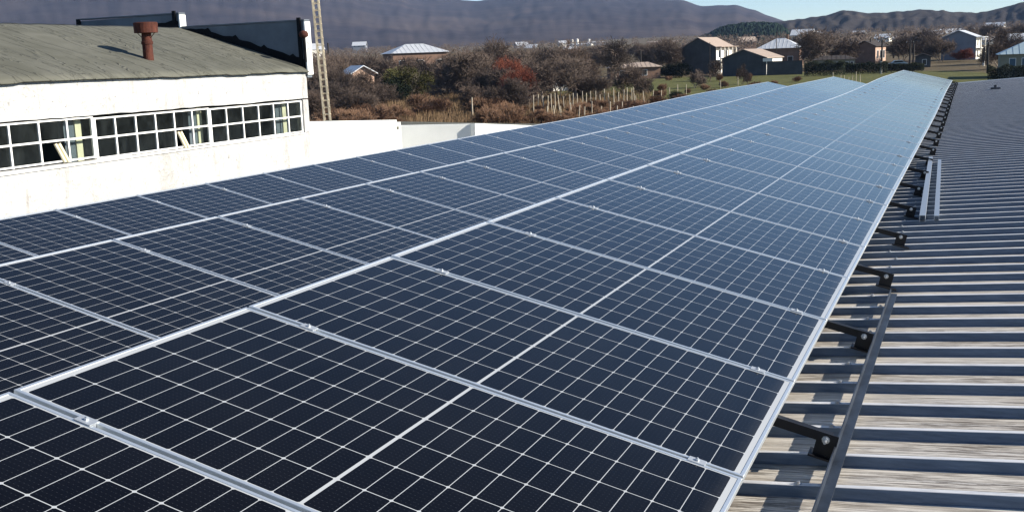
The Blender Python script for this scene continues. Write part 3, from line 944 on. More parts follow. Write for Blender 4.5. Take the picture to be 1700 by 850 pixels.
# ------------------------------------------------------------------ houses
def house(name, x, r, w, l, h, rise_, yaw, wm, rm, label, roof='gable', zoff=0.0, windows=(), posts=0, lit_side_mat=None, over=0.5, ridge_frac=0.45, chim=False, cat="house"):
    """local x across the gable, local y along the ridge away from the camera, gable front at y = 0"""
    p = spot(x, r); p.z += zoff
    a = az_of(x)
    H = empty(name, p, -a + radians(yaw))
    tag(H, label, cat)
    wl_ = MB()
    if roof == 'gable':
        wl_.prism([(-w / 2, 0, -1.5), (w / 2, 0, -1.5), (w / 2, 0, h), (0, 0, h + rise_), (-w / 2, 0, h)], (0, l, 0))
    else:
        wl_.box(-w / 2, w / 2, 0, l, -1.5, h)
    wl_.build("wall", wm, H)
    rf = MB(); t = 0.16
    if roof == 'gable':
        k = rise_ / (w / 2); xo = w / 2 + over
        for s in (-1, 1):
            pts = [(0, -over, h + rise_ + 0.02), (s * xo, -over, h - over * k + 0.02), (s * xo, -over, h - over * k + t), (0, -over, h + rise_ + t)]
            rf.prism(pts, (0, l + 2 * over, 0))
    else:
        xo, y0, y1 = w / 2 + over, -over, l + over
        ri = w / 2 * ridge_frac * 2
        if w >= l: R1, R2 = (-(w - l) / 2 - 0.3, l / 2), ((w - l) / 2 + 0.3, l / 2)
        else: R1, R2 = (0, w / 2), (0, l - w / 2)
        z0 = h + 0.02
        vs = [(-xo, y0, z0), (xo, y0, z0), (xo, y1, z0), (-xo, y1, z0), (R1[0], R1[1], h + rise_), (R2[0], R2[1], h + rise_)]
        if w >= l: fs = [(0, 1, 5, 4), (1, 2, 5), (2, 3, 4, 5), (3, 0, 4), (3, 2, 1, 0)]
        else: fs = [(0, 1, 4), (1, 2, 5, 4), (2, 3, 5), (3, 0, 4, 5), (3, 2, 1, 0)]
        rf.add(vs, fs)
        n = int(w / 0.9)                                              # standing seams on the front slope
        for i in range(n):
            xx = -xo + (i + .5) * 2 * xo / n
            zx = (h + rise_)
            tx = max(R1[0], min(R2[0], xx))
            den = (R1[1] - y0)
            fr_ = 1.0 if R1[0] <= xx <= R2[0] else (xo - abs(xx)) / max(0.01, xo - abs(R2[0]))
            rf.bar((xx, y0, z0 + 0.05), (xx, y0 + den * fr_ * 0.97, z0 + rise_ * fr_ * 0.97 + 0.05), 0.07, 0.07)
    ro = rf.build("roof", rm, H)
    if chim:
        MB().box(w * .12, w * .12 + 0.6, l * .5, l * .5 + 0.6, h + rise_ * .5, h + rise_ + 0.9).build("chimney", M['h_brick'], ro)
    for (sd, u, z, ww, hh, mat) in windows:
        fr = MB(); pn = MB()
        if sd == 'f':
            fr.box(u - ww / 2 - .08, u + ww / 2 + .08, -0.05, 0.02, z - .08, z + hh + .08); pn.box(u - ww / 2, u + ww / 2, -0.07, -0.045, z, z + hh)
        else:
            s = 1 if sd == 'r' else -1
            a0, a1 = sorted((s * (w / 2 - .02), s * (w / 2 + .05))); b0, b1 = sorted((s * (w / 2 + .045), s * (w / 2 + .07)))
            fr.box(a0, a1, u - ww / 2 - .08, u + ww / 2 + .08, z - .08, z + hh + .08); pn.box(b0, b1, u - ww / 2, u + ww / 2, z, z + hh)
        f = fr.build("window", M['white_frame'], H)
        pn.build("pane", mat, f)
    if lit_side_mat:
        MB().box(w / 2 + 0.003, w / 2 + 0.04, 0.02, l - .02, 0, h - 0.01).build("lit_side_wall", lit_side_mat, H)  # sun-facing side in a lighter material, sunlight put into the colour
    for i in range(posts):
        yy = 0.4 + (l - 0.8) * i / max(1, posts - 1)
        MB().box(w / 2 + 0.9, w / 2 + 1.12, yy - .11, yy + .11, -1.5, h - 0.05).build("veranda_post", M['h_white'], H)
    if posts:
        MB().box(w / 2 + 0.05, w / 2 + 1.2, 0, l, h * 0.48, h * 0.48 + 0.2).build("balcony", M['h_white'], H)
        MB().box(w / 2 + 0.02, w / 2 + 1.5, -.3, l + .3, h - 0.04, h + 0.06).build("veranda_roof", rm, H)
    return H

DP = M['dark_pane']
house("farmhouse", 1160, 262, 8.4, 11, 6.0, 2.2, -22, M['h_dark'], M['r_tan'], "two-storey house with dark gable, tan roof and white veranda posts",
      windows=[('r', 2.2, 0.8, 1.2, 1.6, DP), ('r', 6.5, 0.8, 1.2, 1.6, DP), ('r', 2.2, 3.6, 1.2, 1.6, DP), ('r', 6.5, 3.6, 1.2, 1.6, DP)], posts=5, lit_side_mat=M['h_white'])
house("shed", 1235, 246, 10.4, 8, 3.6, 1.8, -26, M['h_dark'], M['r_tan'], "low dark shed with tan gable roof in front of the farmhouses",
      windows=[], lit_side_mat=M['h_white'], over=0.35, cat="shed")
house("farmhouse", 1292, 292, 10.5, 9, 4.6, 2.6, -8, M['h_brick'], M['r_tin'], "brown brick house with pale tin hip roof right of the dark shed", roof='hip',
      windows=[('f', -3, 1.0, 1.2, 1.5, DP), ('f', 0, 1.0, 1.2, 1.5, DP), ('f', 3, 1.0, 1.2, 1.5, DP), ('r', 3, 1.0, 1.2, 1.5, DP)], chim=True)
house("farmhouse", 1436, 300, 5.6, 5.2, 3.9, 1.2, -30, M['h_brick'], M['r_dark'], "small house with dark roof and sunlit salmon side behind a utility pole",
      windows=[('r', 1.2, 0.8, 0.8, 1.9, DP), ('r', 2.7, 0.8, 0.8, 1.9, DP), ('r', 4.2, 0.8, 0.8, 1.9, DP)], lit_side_mat=M['h_pink'], zoff=0.3)
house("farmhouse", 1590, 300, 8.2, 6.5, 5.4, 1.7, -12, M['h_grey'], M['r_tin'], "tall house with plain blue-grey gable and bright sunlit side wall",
      windows=[('r', 2, 3.2, 1.1, 1.5, DP), ('r', 5.5, 3.2, 1.1, 1.5, DP), ('r', 2, 0.6, 1.1, 1.5, DP)], lit_side_mat=M['h_white'], posts=2)
house("cottage", 1731, 205, 13.0, 9, 3.1, 2.2, 4, M['h_ochre'], M['r_blue'], "pale cottage with bluish tin roof and blue shuttered windows at the right", roof='hip',
      windows=[('f', -4.6, 0.7, 0.9, 1.7, M['shutter']), ('f', -2.6, 0.7, 1.1, 1.7, M['shutter']), ('f', 0.2, 0.7, 1.1, 1.7, M['shutter'])], zoff=0.6)
house("farmhouse", 699, 232, 11.8, 8.5, 7.0, 1.9, 16, M['h_brick'], M['r_tin'], "house with pale ribbed hip roof showing above the bare thicket", roof='hip',
      windows=[('f', -4, 4.0, 1.2, 1.5, DP), ('f', 0, 4.0, 1.2, 1.5, DP), ('f', 4, 4.0, 1.2, 1.5, DP)], zoff=0.6)
house("cottage", 602, 175, 3.6, 5, 3.0, 1.0, 20, M['h_pink'], M['r_tin'], "small pinkish hut half hidden among bare trees behind the mast", windows=[('f', 0, 0.8, 0.9, 1.1, DP)], zoff=2.4)
house("cottage", 936, 200, 4.6, 5, 2.6, 1.2, 30, M['h_white'], M['r_tan'], "little white hut beyond the red bush", windows=[('f', -0.8, 0.7, 0.8, 1.1, DP), ('f', 1.0, 0.7, 0.8, 1.1, DP)], zoff=0.3)
house("cottage", 1055, 245, 11.0, 5, 2.3, 1.1, 10, M['h_brick'], M['r_tan'], "long low brown outbuilding left of the green meadow", roof='hip', windows=[('f', -3, 0.6, 1.0, 1.1, DP), ('f', 2, 0.6, 1.0, 1.1, DP)], zoff=0.2)
house("cottage", 1385, 262, 9.0, 5, 2.2, 0.9, 0, M['h_ochre'], M['r_dark'], "low pale outbuilding behind the dark hedge", windows=[('f', 1.0, 0.4, 0.9, 1.2, DP), ('f', 2.6, 0.4, 0.9, 1.2, DP), ('f', 3.8, 0.4, 0.5, 1.2, DP)], roof='hip')
house("cottage", 1532, 262, 3.2, 3, 2.1, 0.6, 0, M['h_dark'], M['r_dark'], "tiny dark hut between the utility poles", windows=[('f', 0.3, 0.4, 0.8, 1.1, DP)], cat="shed")

# distant buildings of the town, each a small gabled or flat block
FARMATS = {'w': (M['h_white'], M['r_tin']), 't': (M['h_white'], M['r_tan']), 'g': (M['h_grey'], M['r_tin']), 'b': (M['h_brick'], M['r_tan'])}
def far_house(x, y, r, w, h, kind, label, l=None, flat=False):
    d = wray(x, y); p = d * (r / hypot(d.x, d.y))
    l = l or min(w, 14)
    wm, rm = FARMATS[kind]
    H = empty("distant_building", p, -az_of(x) + radians(-20 + (x * 37 % 40)))
    tag(H, label, "building", "buildings of the distant town")
    MB().box(-w / 2, w / 2, 0, l, -14, h).build("wall", wm, H)
    k = 0.06 if flat else 0.28
    rz = h + k * l
    rf = MB()
    for yy0, yy1, z0, z1 in ((-.6, l / 2, h - 0.1, rz), (l + .6, l / 2, h - 0.1, rz)):
        rf.add([(-w / 2 - .6, yy0, z0), (w / 2 + .6, yy0, z0), (w / 2 + .6, yy1, z1), (-w / 2 - .6, yy1, z1), (-w / 2 - .6, yy0, z0 + .3), (w / 2 + .6, yy0, z0 + .3), (w / 2 + .6, yy1, z1 + .3), (-w / 2 - .6, yy1, z1 + .3)],
               [(0, 3, 2, 1), (4, 5, 6, 7), (0, 1, 5, 4), (1, 2, 6, 5), (2, 3, 7, 6), (3, 0, 4, 7)])
    rf.build("roof", rm, H)
    wn_ = MB(); q = max(2, int(w / 4))
    for i in range(q): wn_.box(-w / 2 + (i + .5) * w / q - .6, -w / 2 + (i + .5) * w / q + .6, -0.08, -0.02, h * .35, h * .35 + 1.4)
    wn_.build("window", DP, H)

def silo(x, y0, y1, wpx, r, label):
    d = wray(x, y1); p = d * (r / hypot(d.x, d.y)); m = r / F
    s = empty("silo", p); tag(s, label, "silo", "white silos of the distant plant")
    hh = (y1 - y0) * m; rr = wpx * m / 2
    MB().lathe([(rr, -12), (rr, hh * .93), (rr * .96, hh * .94)], n=18).build("drum", M['h_white'], s, smooth=False)
    MB().lathe([(rr * 1.02, hh * .93), (rr * .2, hh), (rr * .1, hh * 1.03)], n=18).build("cap", M['r_tin'], s)
silo(950, 66, 74, 4.2, 1450, "leftmost tall white silo of the distant plant")
silo(958.5, 65, 74, 4.2, 1450, "middle white silo of the distant plant, next to the leftmost")
silo(978, 65.5, 73, 4.0, 1450, "white silo standing apart on the right of the distant plant")
far_house(958, 78, 1400, 36, 2.4, 'w', "long white hall below the silos", flat=True)
far_house(990, 74, 1420, 22, 2.2, 'g', "grey hall right of the silos", flat=True)
far_house(935, 76, 1380, 9, 3, 'w', "small white block left of the silos")
far_house(950, 92, 900, 12, 3.2, 'g', "grey roofed house in the valley under the silos")
far_house(1000, 88, 950, 9, 2.6, 't', "tan roofed house in the valley right of the silos")
far_house(1100, 72, 1250, 34, 1.0, 'b', "long tan field barn left of the conifer hill", flat=True)
far_house(880, 84, 1150, 12, 2.4, 'w', "white house in the valley above the red bush")
far_house(868, 79, 1300, 14, 2.0, 'g', "grey house on the slope above the red bush")
far_house(1095, 101, 420, 5, 1.7, 'w', "small white house beyond the bare orchard")
far_house(522, 89, 620, 11, 2.0, 'w', "white roofed house just left of the mast")
far_house(596, 79, 1200, 14, 1.6, 'g', "pale roof on the far slope right of the mast")
far_house(1242, 79, 640, 9, 3.0, 'b', "pinkish house between the farmhouse and the tin roof")
far_house(1330, 70, 480, 8, 2.6, 'w', "white house right behind the tin hip roof")
far_house(1345, 78, 420, 6.5, 2.2, 't', "cream house beside the big bare tree")
far_house(1464, 68, 700, 8, 1.4, 'w', "white roofed house behind the pole with pale foot")
far_house(1489, 69, 760, 8, 1.2, 'w', "white roofed house right of the pale footed pole")
far_house(1521, 70, 720, 9, 1.5, 'w', "white roofed house above the twin poles")
far_house(1546, 64, 900, 14, 1.6, 'g', "grey roofed house left above the blue-grey gable")
far_house(1542, 74, 560, 5, 1.4, 'w', "little white house left of the blue-grey gable")
far_house(1590, 61, 950, 26, 2.0, 'w', "long white house above the blue-grey gable")
far_house(1628, 71, 520, 12, 0.9, 'w', "bright white roofed house right of the blue-grey gable", l=4)
far_house(1656, 71, 540, 15, 0.7, 'w', "long pale roofed house above the right poles", l=3.5)
far_house(1650, 48, 1250, 18, 2.0, 'w', "white hall high on the right foothill")
far_house(1645, 58, 1100, 9, 1.6, 'w', "white house on the right foothill below the hall")
far_house(1668, 56, 1120, 20, 1.0, 't', "long cream wall house on the right foothill")
far_house(1698, 75, 330, 7, 1.4, 'g', "grey house behind the cottage with blue shutters", l=5)
far_house(1424, 60, 1000, 9, 1.4, 'g', "pale house on the foothill above the big bare tree")
far_house(1352, 63, 900, 11, 1.4, 'w', "white house on the slope right of the conifer hill")

# ------------------------------------------------------------------ trees
def branch_tree(seed, h, spread, levels=5, kids=(5, 5, 5, 4), trunk_r=0.16, up=0.35, twig_r=0.014, multi=1, trunk_h=0.28, droop=0.0):
    rnd = random.Random(seed)
    tr, cr = MB(), MB()
    def grow(p, d, ln, r, lev):
        segs = 3 if lev < 3 else 2
        q = p
        for s in range(segs):
            d = (d + Vector((rnd.gauss(0, 1), rnd.gauss(0, 1), rnd.gauss(0, 1))) * 0.16 + Vector((0, 0, 1)) * (up * 0.22 - droop * lev * 0.05)).normalized()
            q2 = q + d * (ln / segs)
            ra, rb = r * (1 - 0.45 * s / segs), r * (1 - 0.45 * (s + 1) / segs)
            (tr if lev <= 2 else cr).tube(q, q2, max(ra, twig_r), max(rb, twig_r), n=6 if lev == 0 else (4 if lev == 1 else 3), caps=False)
            q = q2
            if lev < levels - 1 and (s > 0 or lev > 0):
                n = kids[min(lev, len(kids) - 1)]
                n = max(1, int(round(n * (0.5 if s < segs - 1 else 0.75) + rnd.random() - 0.4)))
                for _ in range(n):
                    a = rnd.uniform(0, 2 * pi); o = d.orthogonal().normalized(); o = Matrix.Rotation(a, 3, d) @ o
                    dd = (d * rnd.uniform(0.55, 1.0) + o * rnd.uniform(0.5, 1.0) * spread).normalized()
                    grow(q, dd, ln * rnd.uniform(0.52, 0.80), rb * 0.62, lev + 1)
    for m in range(multi):
        a = 2 * pi * m / max(1, multi) + rnd.random()
        d0 = Vector((cos(a) * 0.28, sin(a) * 0.28, 1)).normalized() if multi > 1 else Vector((rnd.uniform(-.08, .08), rnd.uniform(-.08, .08), 1)).normalized()
        grow(Vector((cos(a), sin(a), 0)) * (0.15 if multi > 1 else 0) + Vector((0, 0, -0.3)), d0, h * trunk_h, trunk_r / math.sqrt(multi), 0)
    # scale to the wanted height
    zm = max(v[2] for v in cr.v)
    k = h / zm
    for b in (tr, cr): b.v = [(x * k, y * k, z * k) for x, y, z in b.v]
    return tr, cr

def leaf_cloud(seed, w, h, n, size, flat=1.0, base=0.15, lobes=7):
    rnd = random.Random(seed); mb = MB()
    cs = [(Vector((rnd.uniform(-.5, .5) * w * .62, rnd.uniform(-.5, .5) * w * .62, h * (base + (1 - base) * rnd.uniform(.25, .78)))), w * rnd.uniform(.18, .33)) for _ in range(lobes)]
    for _ in range(n):
        c, rr = rnd.choice(cs)
        v = Vector((rnd.gauss(0, 1), rnd.gauss(0, 1), rnd.gauss(0, 1))).normalized() * rr * rnd.random() ** 0.45
        p = c + Vector((v.x, v.y, v.z * flat * h / w * 1.1))
        if p.z < 0.02: continue
        a = Vector((rnd.gauss(0, 1), rnd.gauss(0, 1), rnd.gauss(0, 1))).normalized(); b = a.orthogonal().normalized()
        s = size * rnd.uniform(.5, 1.4)
        mb.add([p - a * s, p + b * s * .5, p + a * s, p - b * s * .5], [(0, 1, 2, 3)])
    return mb

class Proto:
    def __init__(s, name, parts): s.name, s.parts, s.used = name, parts, False     # parts: [(part name, MB, material)]
    def place(s, loc, scale, rz, label, cat, group=None, sz=None):
        o = empty(s.name, loc, rz)
        o.scale = (scale, scale, sz or scale)
        if not s.used:
            s.obs = [mb.build(n, m, o, fix=False) for n, mb, m in s.parts]; s.used = True
        else:
            for b in s.obs:
                c = b.copy(); COL.objects.link(c); c.parent = o
        tag(o, label, cat, group)
        return o

BT = []
for sd, sp, mu, kd in ((11, .95, 1, (5, 5, 5, 4)), (23, .85, 3, (4, 5, 5, 4)), (37, 1.05, 1, (6, 5, 5, 4)), (41, .75, 4, (4, 5, 4, 4)), (59, .9, 2, (5, 5, 5, 4))):
    tr, cr = branch_tree(sd, 8.0, sp, 5, kd, 0.17, 0.35, 0.016, mu)
    BT.append(Proto("bare_tree", [("trunk", tr, M['bark']), ("crown", cr, M['twigs'])]))
BB = []
for sd in (5, 17, 29):
    tr, cr = branch_tree(sd, 3.0, 0.8, 4, (5, 6, 5), 0.06, 0.5, 0.011, 6, 0.34)
    BB.append(Proto("bare_shrub", [("stem", tr, M['bark']), ("crown", cr, M['ruddy_twigs'])]))
tr, cr = branch_tree(71, 5.0, 0.8, 5, (5, 5, 5, 4), 0.07, 0.5, 0.012, 5, 0.32)
RED = Proto("russet_shrub", [("stem", tr, M['bark']), ("crown", cr, M['red_twigs']), ("foliage", leaf_cloud(72, 4.6, 4.6, 5200, 0.085, lobes=10), M['red_twigs'])])
tr, cr = branch_tree(81, 5.4, 0.8, 4, (5, 5, 5), 0.08, 0.5, 0.012, 4, 0.32)
OLV = Proto("olive_shrub", [("stem", tr, M['bark']), ("foliage", leaf_cloud(83, 5.4, 5.4, 7000, 0.12, lobes=11), M['olive'])])
tr, cr = branch_tree(91, 4.0, 0.8, 4, (5, 5, 4), 0.08, 0.5, 0.012, 3, 0.32)
EVG = Proto("evergreen_shrub", [("stem", tr, M['bark']), ("foliage", leaf_cloud(93, 4.6, 4.0, 8000, 0.12, base=0.0, lobes=14), M['evergreen'])])

rnd = random.Random(77)
def put(proto, x, r, h, base_h, label, cat="tree", group=None, sx=1.0):
    k = h / base_h
    o = proto.place(spot(x, r) - Vector((0, 0, 0.15)), k * sx, rnd.uniform(0, 6.28), label, cat, group, k)
    return o

THL = "bare grey-brown tree in the dense thicket beyond the white annex"
THG = "bare trees of the thicket"
# the thicket: three depths of leafless trees, crowns overlapping
for row, (r0, h0, step) in enumerate(((238, 8.6, 17), (205, 8.0, 19), (172, 6.8, 23), (150, 5.2, 30))):
    x = 500 + row * 6
    while x < (960 if row < 3 else 900):
        h = h0 * rnd.uniform(0.80, 1.12)
        if 640 < x < 750 and row < 1: h *= 0.85
        if row >= 2 and 610 < x < 800: x += step; continue
        put(BT[rnd.randrange(5)], x + rnd.uniform(-6, 6), r0 + rnd.uniform(-9, 9), h, 8.0, THL, "tree", THG, 1.15)
        x += step * rnd.uniform(0.75, 1.25)
put(BT[2], 782, 180, 9.0, 8.0, "broad bare tree with several thick limbs above the dry grass clearing", "tree", None, 1.15)
put(BT[0], 818, 205, 11.0, 8.0, "tallest bare tree of the thicket, reaching past the house roof", "tree", None, 0.9)
put(BT[1], 545, 200, 9.2, 8.0, "tall bare tree just right of the mast", "tree")
put(BT[0], 1025, 222, 9.8, 8.0, "wide bare tree with dark limbs standing apart in the valley", "tree", None, 1.1)
put(BT[3], 890, 215, 8.5, 8.0, "bare tree behind the red bush", "tree")
put(BT[4], 1040, 178, 6.0, 8.0, "low dark bare tree over the vineyard posts", "tree", None, 1.15)
put(BT[1], 985, 172, 4.6, 8.0, "low bare tree left of the vineyard posts", "tree", None, 1.3)
put(BT[3], 1105, 262, 9.4, 8.0, "bare tree left of the dark gabled farmhouse", "tree")
put(BT[0], 1085, 290, 8.4, 8.0, "pale bare tree behind the long brown outbuilding", "tree")
put(BT[2], 1178, 226, 4.6, 8.0, "small round bare tree in front of the dark shed", "tree", None, 0.9)
put(BT[4], 1152, 196, 3.6, 8.0, "small meadow tree nearest the third solar row", "tree")
put(BT[1], 1232, 205, 4.2, 8.0, "thin bare sapling on the green meadow", "tree", None, 0.5)
put(BT[2], 1378, 268, 10.4, 8.0, "big bare tree with arching limbs behind the dark hedge", "tree", None, 1.15)
put(BT[0], 1352, 300, 9.2, 8.0, "bare tree between the tin hip roof and the big arching tree", "tree")
put(BT[4], 1412, 275, 7.6, 8.0, "bare tree left of the salmon house", "tree", None, 1.1)
put(BT[3], 1496, 290, 7.2, 8.0, "bare tree right of the salmon house", "tree", None, 1.1)
put(BT[0], 1538, 300, 7.6, 8.0, "bare tree left of the blue-grey gable", "tree")
put(BT[1], 1562, 290, 6.8, 8.0, "brownish bare tree against the blue-grey gable", "tree")
put(BT[4], 1662, 240, 6.4, 8.0, "bare tree left of the cottage with blue shutters", "tree", None, 1.1)
put(BT[2], 1680, 270, 8.0, 8.0, "bare tree behind the cottage with blue shutters", "tree")
put(BT[1], 1290, 330, 7.5, 8.0, "bare tree behind the tin hip roof", "tree")
for i in range(26):
    put(BT[rnd.randrange(5)], rnd.uniform(940, 1120), rnd.uniform(300, 520), rnd.uniform(4.5, 7.5), 8.0, "leafless tree in the valley between the silos and the outbuildings", "tree", "bare valley trees", 1.2)
for i in range(44):
    put(BT[rnd.randrange(5)], rnd.uniform(1280, 1730), rnd.uniform(330, 760), rnd.uniform(4.5, 8.0), 8.0, "leafless village tree among the distant houses on the right", "tree", "bare village trees", 1.25)

put(RED, 862, 158, 6.0, 5.0, "russet red bush, the taller of two beside the thicket", "bush", "russet bushes", 0.95)
put(RED, 842, 176, 7.6, 5.0, "russet red bush behind the taller one, mixed with grey twigs", "bush", "russet bushes", 0.75)
put(RED, 1602, 286, 3.4, 5.0, "brownish red bush in front of the blue-grey gable", "bush", None, 1.3)
put(OLV, 684, 188, 6.6, 5.4, "olive green leafy bush in the middle of the thicket", "bush", None, 1.05)
put(OLV, 664, 194, 6.0, 5.4, "olive green bush just left behind the brightest one", "bush", None, 1.0)
put(OLV, 918, 214, 4.6, 5.4, "yellowish olive bush left of the valley tree", "bush", None, 1.0)
put(EVG, 655, 185, 4.2, 4.0, "dark evergreen bush at the foot of the olive bush", "bush")
for i, (x, r, h, s, lab) in enumerate(((1112, 250, 3.0, 1.3, "dark evergreen bush beneath the dark gable, left one"), (1130, 247, 3.4, 1.2, "dark evergreen bush beneath the dark gable, right one"), (1092, 255, 2.6, 1.3, "dark evergreen bush by the brown outbuilding"),
                       (1124, 160, 1.7, 1.2, "low dark bush at the edge of the solar row"), (1070, 185, 2.6, 1.1, "dark bush right of the low dark tree"))):
    put(EVG, x, r, h, 4.0, lab, "bush", None, s)
for i, (x0, x1, r, h) in enumerate(((1338, 1400, 232, 3.2), (1404, 1470, 236, 2.4), (1470, 1530, 240, 1.8), (1650, 1745, 188, 2.9))):
    n = int((x1 - x0) / 8)
    hd = empty("hedge", spot((x0 + x1) / 2, r), -az_of((x0 + x1) / 2))
    tag(hd, ["dark clipped hedge behind the middle solar row end", "lower dark hedge running right to the pale footed pole", "thin green hedge under the twin poles", "black hedge in front of the cottage with blue shutters"][i], "hedge")
    wpx = r / F
    mb = MB(); rr = random.Random(i)
    Lh = (x1 - x0) * wpx
    for _ in range(9000):
        u = rr.uniform(-Lh / 2, Lh / 2)
        top = h * (0.86 + 0.2 * noise.noise(Vector((u * .7, i, 0))))
        z = top * rr.random() ** 0.7; yv = rr.gauss(0, .45) * (1.2 - .5 * z / h)
        a = Vector((rr.gauss(0, 1), rr.gauss(0, 1), rr.gauss(0, 1))).normalized(); b = a.orthogonal().normalized(); s = .11 * rr.uniform(.5, 1.4)
        p = Vector((u, yv, z))
        mb.add([p - a * s, p + b * s * .5, p + a * s, p - b * s * .5], [(0, 1, 2, 3)])
    mb.build("foliage", M['evergreen'], hd, fix=False)
    st = MB()
    for q in range(n): st.tube((-Lh / 2 + (q + .5) * Lh / n, 0, -0.3), (-Lh / 2 + (q + .5) * Lh / n, 0.05, h * .7), 0.05, 0.03, 5)
    st.build("stem", M['bark'], hd)

# the far woods of the valley floor read as one mass
def valley_woods():
    rr = random.Random(19); mb = MB()
    for _ in range(2600):
        x = rr.uniform(380, 1760); r = 430 + 1500 * rr.random() ** 1.3
        p = spot(x, r)
        dens = noise.noise(Vector((p.x / 160, p.y / 160, 2.0)))
        if dens < -0.12: continue
        h = rr.uniform(3.0, 7.5); w = h * rr.uniform(.5, .9)
        for _ in range(60):
            v = Vector((rr.gauss(0, .36), rr.gauss(0, .36), 0)) * w
            z = h * (0.15 + 0.85 * rr.random() ** 0.8)
            v *= (1.15 - 0.6 * z / h)
            a = Vector((rr.gauss(0, 1), rr.gauss(0, 1), rr.gauss(0, 1))).normalized(); b = a.orthogonal().normalized()
            s = rr.uniform(.22, .6)
            q = p + v + Vector((0, 0, z))
            mb.add([q - a * s, q + b * s * .4, q + a * s, q - b * s * .4], [(0, 1, 2, 3)])
    o = mb.build("valley_woods", M['twigs'], fix=False)
    tag(o, "far-off leafless woods and orchards on the valley floor", "woods", kind='stuff')
valley_woods()

# leafless scrub at the foot of the thicket
for i in range(190):
    x = rnd.uniform(505, 1080); r = rnd.uniform(118, 168)
    if 600 < x < 800 and rnd.random() < .9: continue
    if x > 870 and r > 150: continue
    put(BB[rnd.randrange(3)], x, r, rnd.uniform(1.5, 3.2) * (0.62 if x > 850 else 1.0), 3.0, "leafless brown shrub in the scrub behind the white annex", "shrub", "scrub shrubs behind the annex", 1.2)
for i in range(26):
    x = rnd.uniform(1060, 1330); r = rnd.uniform(150, 240)
    put(BB[rnd.randrange(3)], x, r, rnd.uniform(0.9, 1.8), 3.0, "low leafless shrub on the green meadow", "shrub", "meadow shrubs", 1.1)

def dry_grass():
    rr = random.Random(5); mb = MB()
    for _ in range(42000):
        x = rr.uniform(500, 860) if rr.random() < .8 else rr.uniform(860, 1080); r = rr.uniform(108, 192)
        p = spot(x, r)
        h = rr.uniform(.35, 1.1) * (1.3 if 640 < x < 790 else 1.0)
        a = rr.uniform(0, 6.28); s = .05
        q = p + Vector((rr.gauss(0, .22), rr.gauss(0, .22), h)) * 1.0
        dx, dy = cos(a) * s, sin(a) * s
        mb.add([(p.x - dx, p.y - dy, p.z - .1), (p.x + dx, p.y + dy, p.z - .1), (q.x, q.y, q.z)], [(0, 1, 2)])
    o = mb.build("dry_grass", M['hay'], fix=False)
    tag(o, "tall tawny dry grass covering the ground of the scrub", "grass", kind='stuff')
dry_grass()

# ------------------------------------------------------------------ posts and poles
def post(x, r, h, label, group, lean=0.0, w=0.11):
    p = spot(x, r)
    mb = MB().tube((0, 0, -0.4), (lean * h, 0, h), w * .62, w * .5, 7)
    o = mb.build("fence_post", M['post_wood']); o.location = p; o.rotation_euler = (0, 0, rnd.uniform(0, 3))
    tag(o, label, "post", group)
for i in range(24):
    post(884 + i * 7.4 + rnd.uniform(-2, 2), 143 + i * 0.5 + rnd.uniform(-2, 2), rnd.uniform(1.8, 2.7), "weathered vineyard post in the row behind the third solar row", "vineyard posts", rnd.uniform(-.10, .10))
for i in range(12):
    post(905 + i * 13 + rnd.uniform(-3, 3), 128 + rnd.uniform(-2, 2), rnd.uniform(1.4, 2.2), "weathered vineyard post in the nearer broken row among scrub", "nearer vineyard posts", rnd.uniform(-.15, .15))
post(781, 131, 3.0, "tall pale post at the edge of the dry grass clearing", None, 0.0, 0.16)
for i in range(7):
    post(1055 + i * 14, 152 + i * 4, rnd.uniform(1.4, 2.0), "thin fence post along the near edge of the green meadow", "meadow fence posts", rnd.uniform(-.1, .1))
for i in range(8):
    post(1383 + i * 6.5 + rnd.uniform(-1, 1), 186 + rnd.uniform(-3, 3), rnd.uniform(1.5, 2.4), "wooden post in front of the dark hedges", "posts before the hedges", rnd.uniform(-.04, .04))
post(1225, 200, 1.6, "short post on the meadow beside the thin sapling", None)
post(1196, 190, 1.5, "short post alone on the meadow below the dark shed", None)

def pole(x, r, ytop, label, arm=True, wfoot=False, w=0.23):
    p = spot(x, r)
    d = wray(x, ytop); ztop = d.z * r / hypot(d.x, d.y); h = ztop - p.z
    o = empty("utility_pole", p, -az_of(x)); tag(o, label, "utility pole", "wooden utility poles in the village")
    MB().tube((0, 0, -0.5), (rnd.uniform(-.12, .12), 0, h), w, w * .72, 9).build("shaft", M['pole_wood'], o)
    if wfoot: MB().tube((0, 0, -0.5), (0, 0, h * .34), w * 1.12, w * 1.05, 9).build("footing", M['h_white'], o)
    if arm:
        MB().bar((-.75, 0, h - .35), (.75, 0, h - .35), .10, .10).build("crossarm", M['pole_wood'], o)
        for s in (-.65, 0.0, .65): MB().lathe([(.04, 0), (.05, .08), (.03, .14)], (s, 0, h - .35), 8).build("insulator", M['insul'], o)
pole(1463, 236, 67, "dark utility pole with pale concrete foot beside the salmon house", True, True)
pole(1510, 240, 68, "thick dark utility pole, left one of the twin poles", True)
pole(1515.5, 242, 74, "thinner utility pole, right one of the twin poles", False)
pole(1444, 300, 64, "distant utility pole behind the salmon house roof", False)
pole(1483, 330, 66, "distant utility pole midway between salmon house and twin poles", False)
pole(1640, 226, 70, "dark utility pole with crossarm left of the blue shutter cottage", True)
pole(1633, 262, 78, "short utility pole just left of the one with crossarm", False, True)
pole(1620, 330, 65, "utility pole rising behind the sunlit side of the tall house", False)
pole(1289, 280, 54, "tall thin pole in front of the pale tin hip roof", False, False, .11)
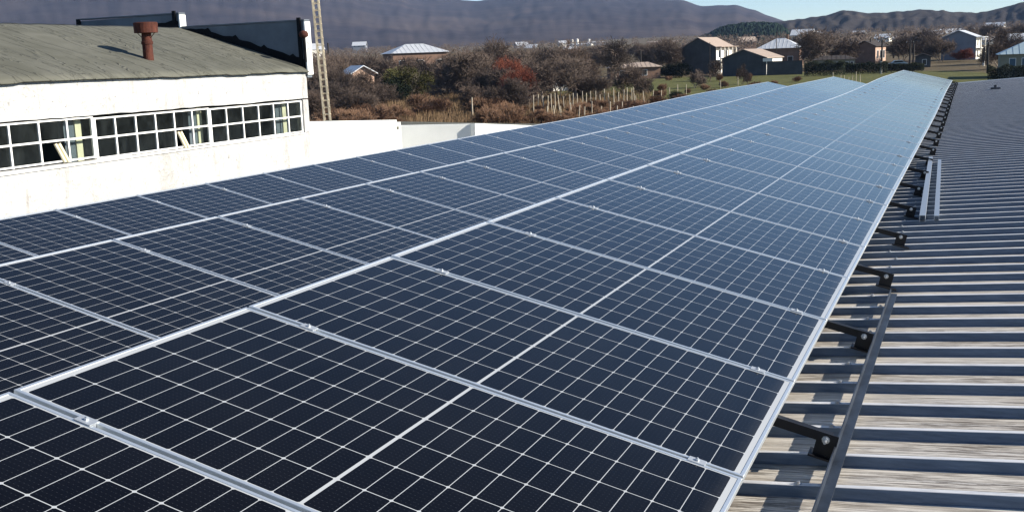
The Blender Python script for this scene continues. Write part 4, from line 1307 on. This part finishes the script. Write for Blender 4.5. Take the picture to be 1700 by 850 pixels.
pole(1178, 256, 71, "thin pole standing against the tan farmhouse roof", False, False, .10)
pole(1064, 255, 84, "dark pole beside the brown outbuilding in the valley", False)
pole(546, 240, 72, "small pole with a white top right of the mast", False)

# garden wall right of the shed
gwl = empty("garden_wall", spot(1300, 244), -az_of(1300))
tag(gwl, "dark garden wall joining the shed to the hedge", "wall")
MB().box(-4.2, 4.0, 0, 0.25, -1.2, 2.7).build("wall", M['h_dark'], gwl)
MB().box(-4.25, 4.05, -0.06, 0.31, 2.702, 2.80).build("coping", M['r_dark'], gwl)
MB().box(-4.19, -2.2, -0.5, 0.9, 2.803, 3.5).build("lean_to", M['h_white'], gwl)

# parked pale car near the pole
def car(x, r, rz, label):
    c = empty("parked_car", spot(x, r) + Vector((0, 0, .1)), rz); tag(c, label, "car")
    body = [(-2.1, .35), (-2.1, .75), (-1.3, .92), (-.7, 1.42), (.8, 1.45), (1.5, .98), (2.1, .85), (2.1, .35)]
    MB().prism([(u, -.82, z) for u, z in body], (0, 1.64, 0)).build("body", M['r_blue'], c)
    MB().prism([(u, -.83, z) for u, z in [(-1.15, .95), (-.65, 1.36), (.75, 1.38), (1.3, 1.0)]], (0, 1.66, 0)).build("window", DP, c)
    for u in (-1.35, 1.35):
        for s in (-.84, .70): MB().tube((u, s, .32), (u, s + .16, .32), .32, n=16).build("wheel", M['tar'], c)
car(1490, 262, 0.2, "pale blue parked car behind the hedge near the poles")

# ------------------------------------------------------------------ haze
hz = MB().box(-5500, 2500, -300, 6600, -12, 640).build("haze", None)
hm = bpy.data.materials.new("valley_haze"); hm.use_nodes = True
hn = hm.node_tree.nodes; hn.remove(hn['Principled BSDF'])
pv = hn.new('ShaderNodeVolumePrincipled')
pv.inputs['Color'].default_value = (0.42, 0.62, 1.0, 1)
pv.inputs['Density'].default_value = 0.000048
hm.node_tree.links.new(pv.outputs[0], hn['Material Output'].inputs['Volume'])
hz.data.materials.append(hm)
tag(hz, "thin bluish winter haze filling the valley", "haze", kind='stuff')
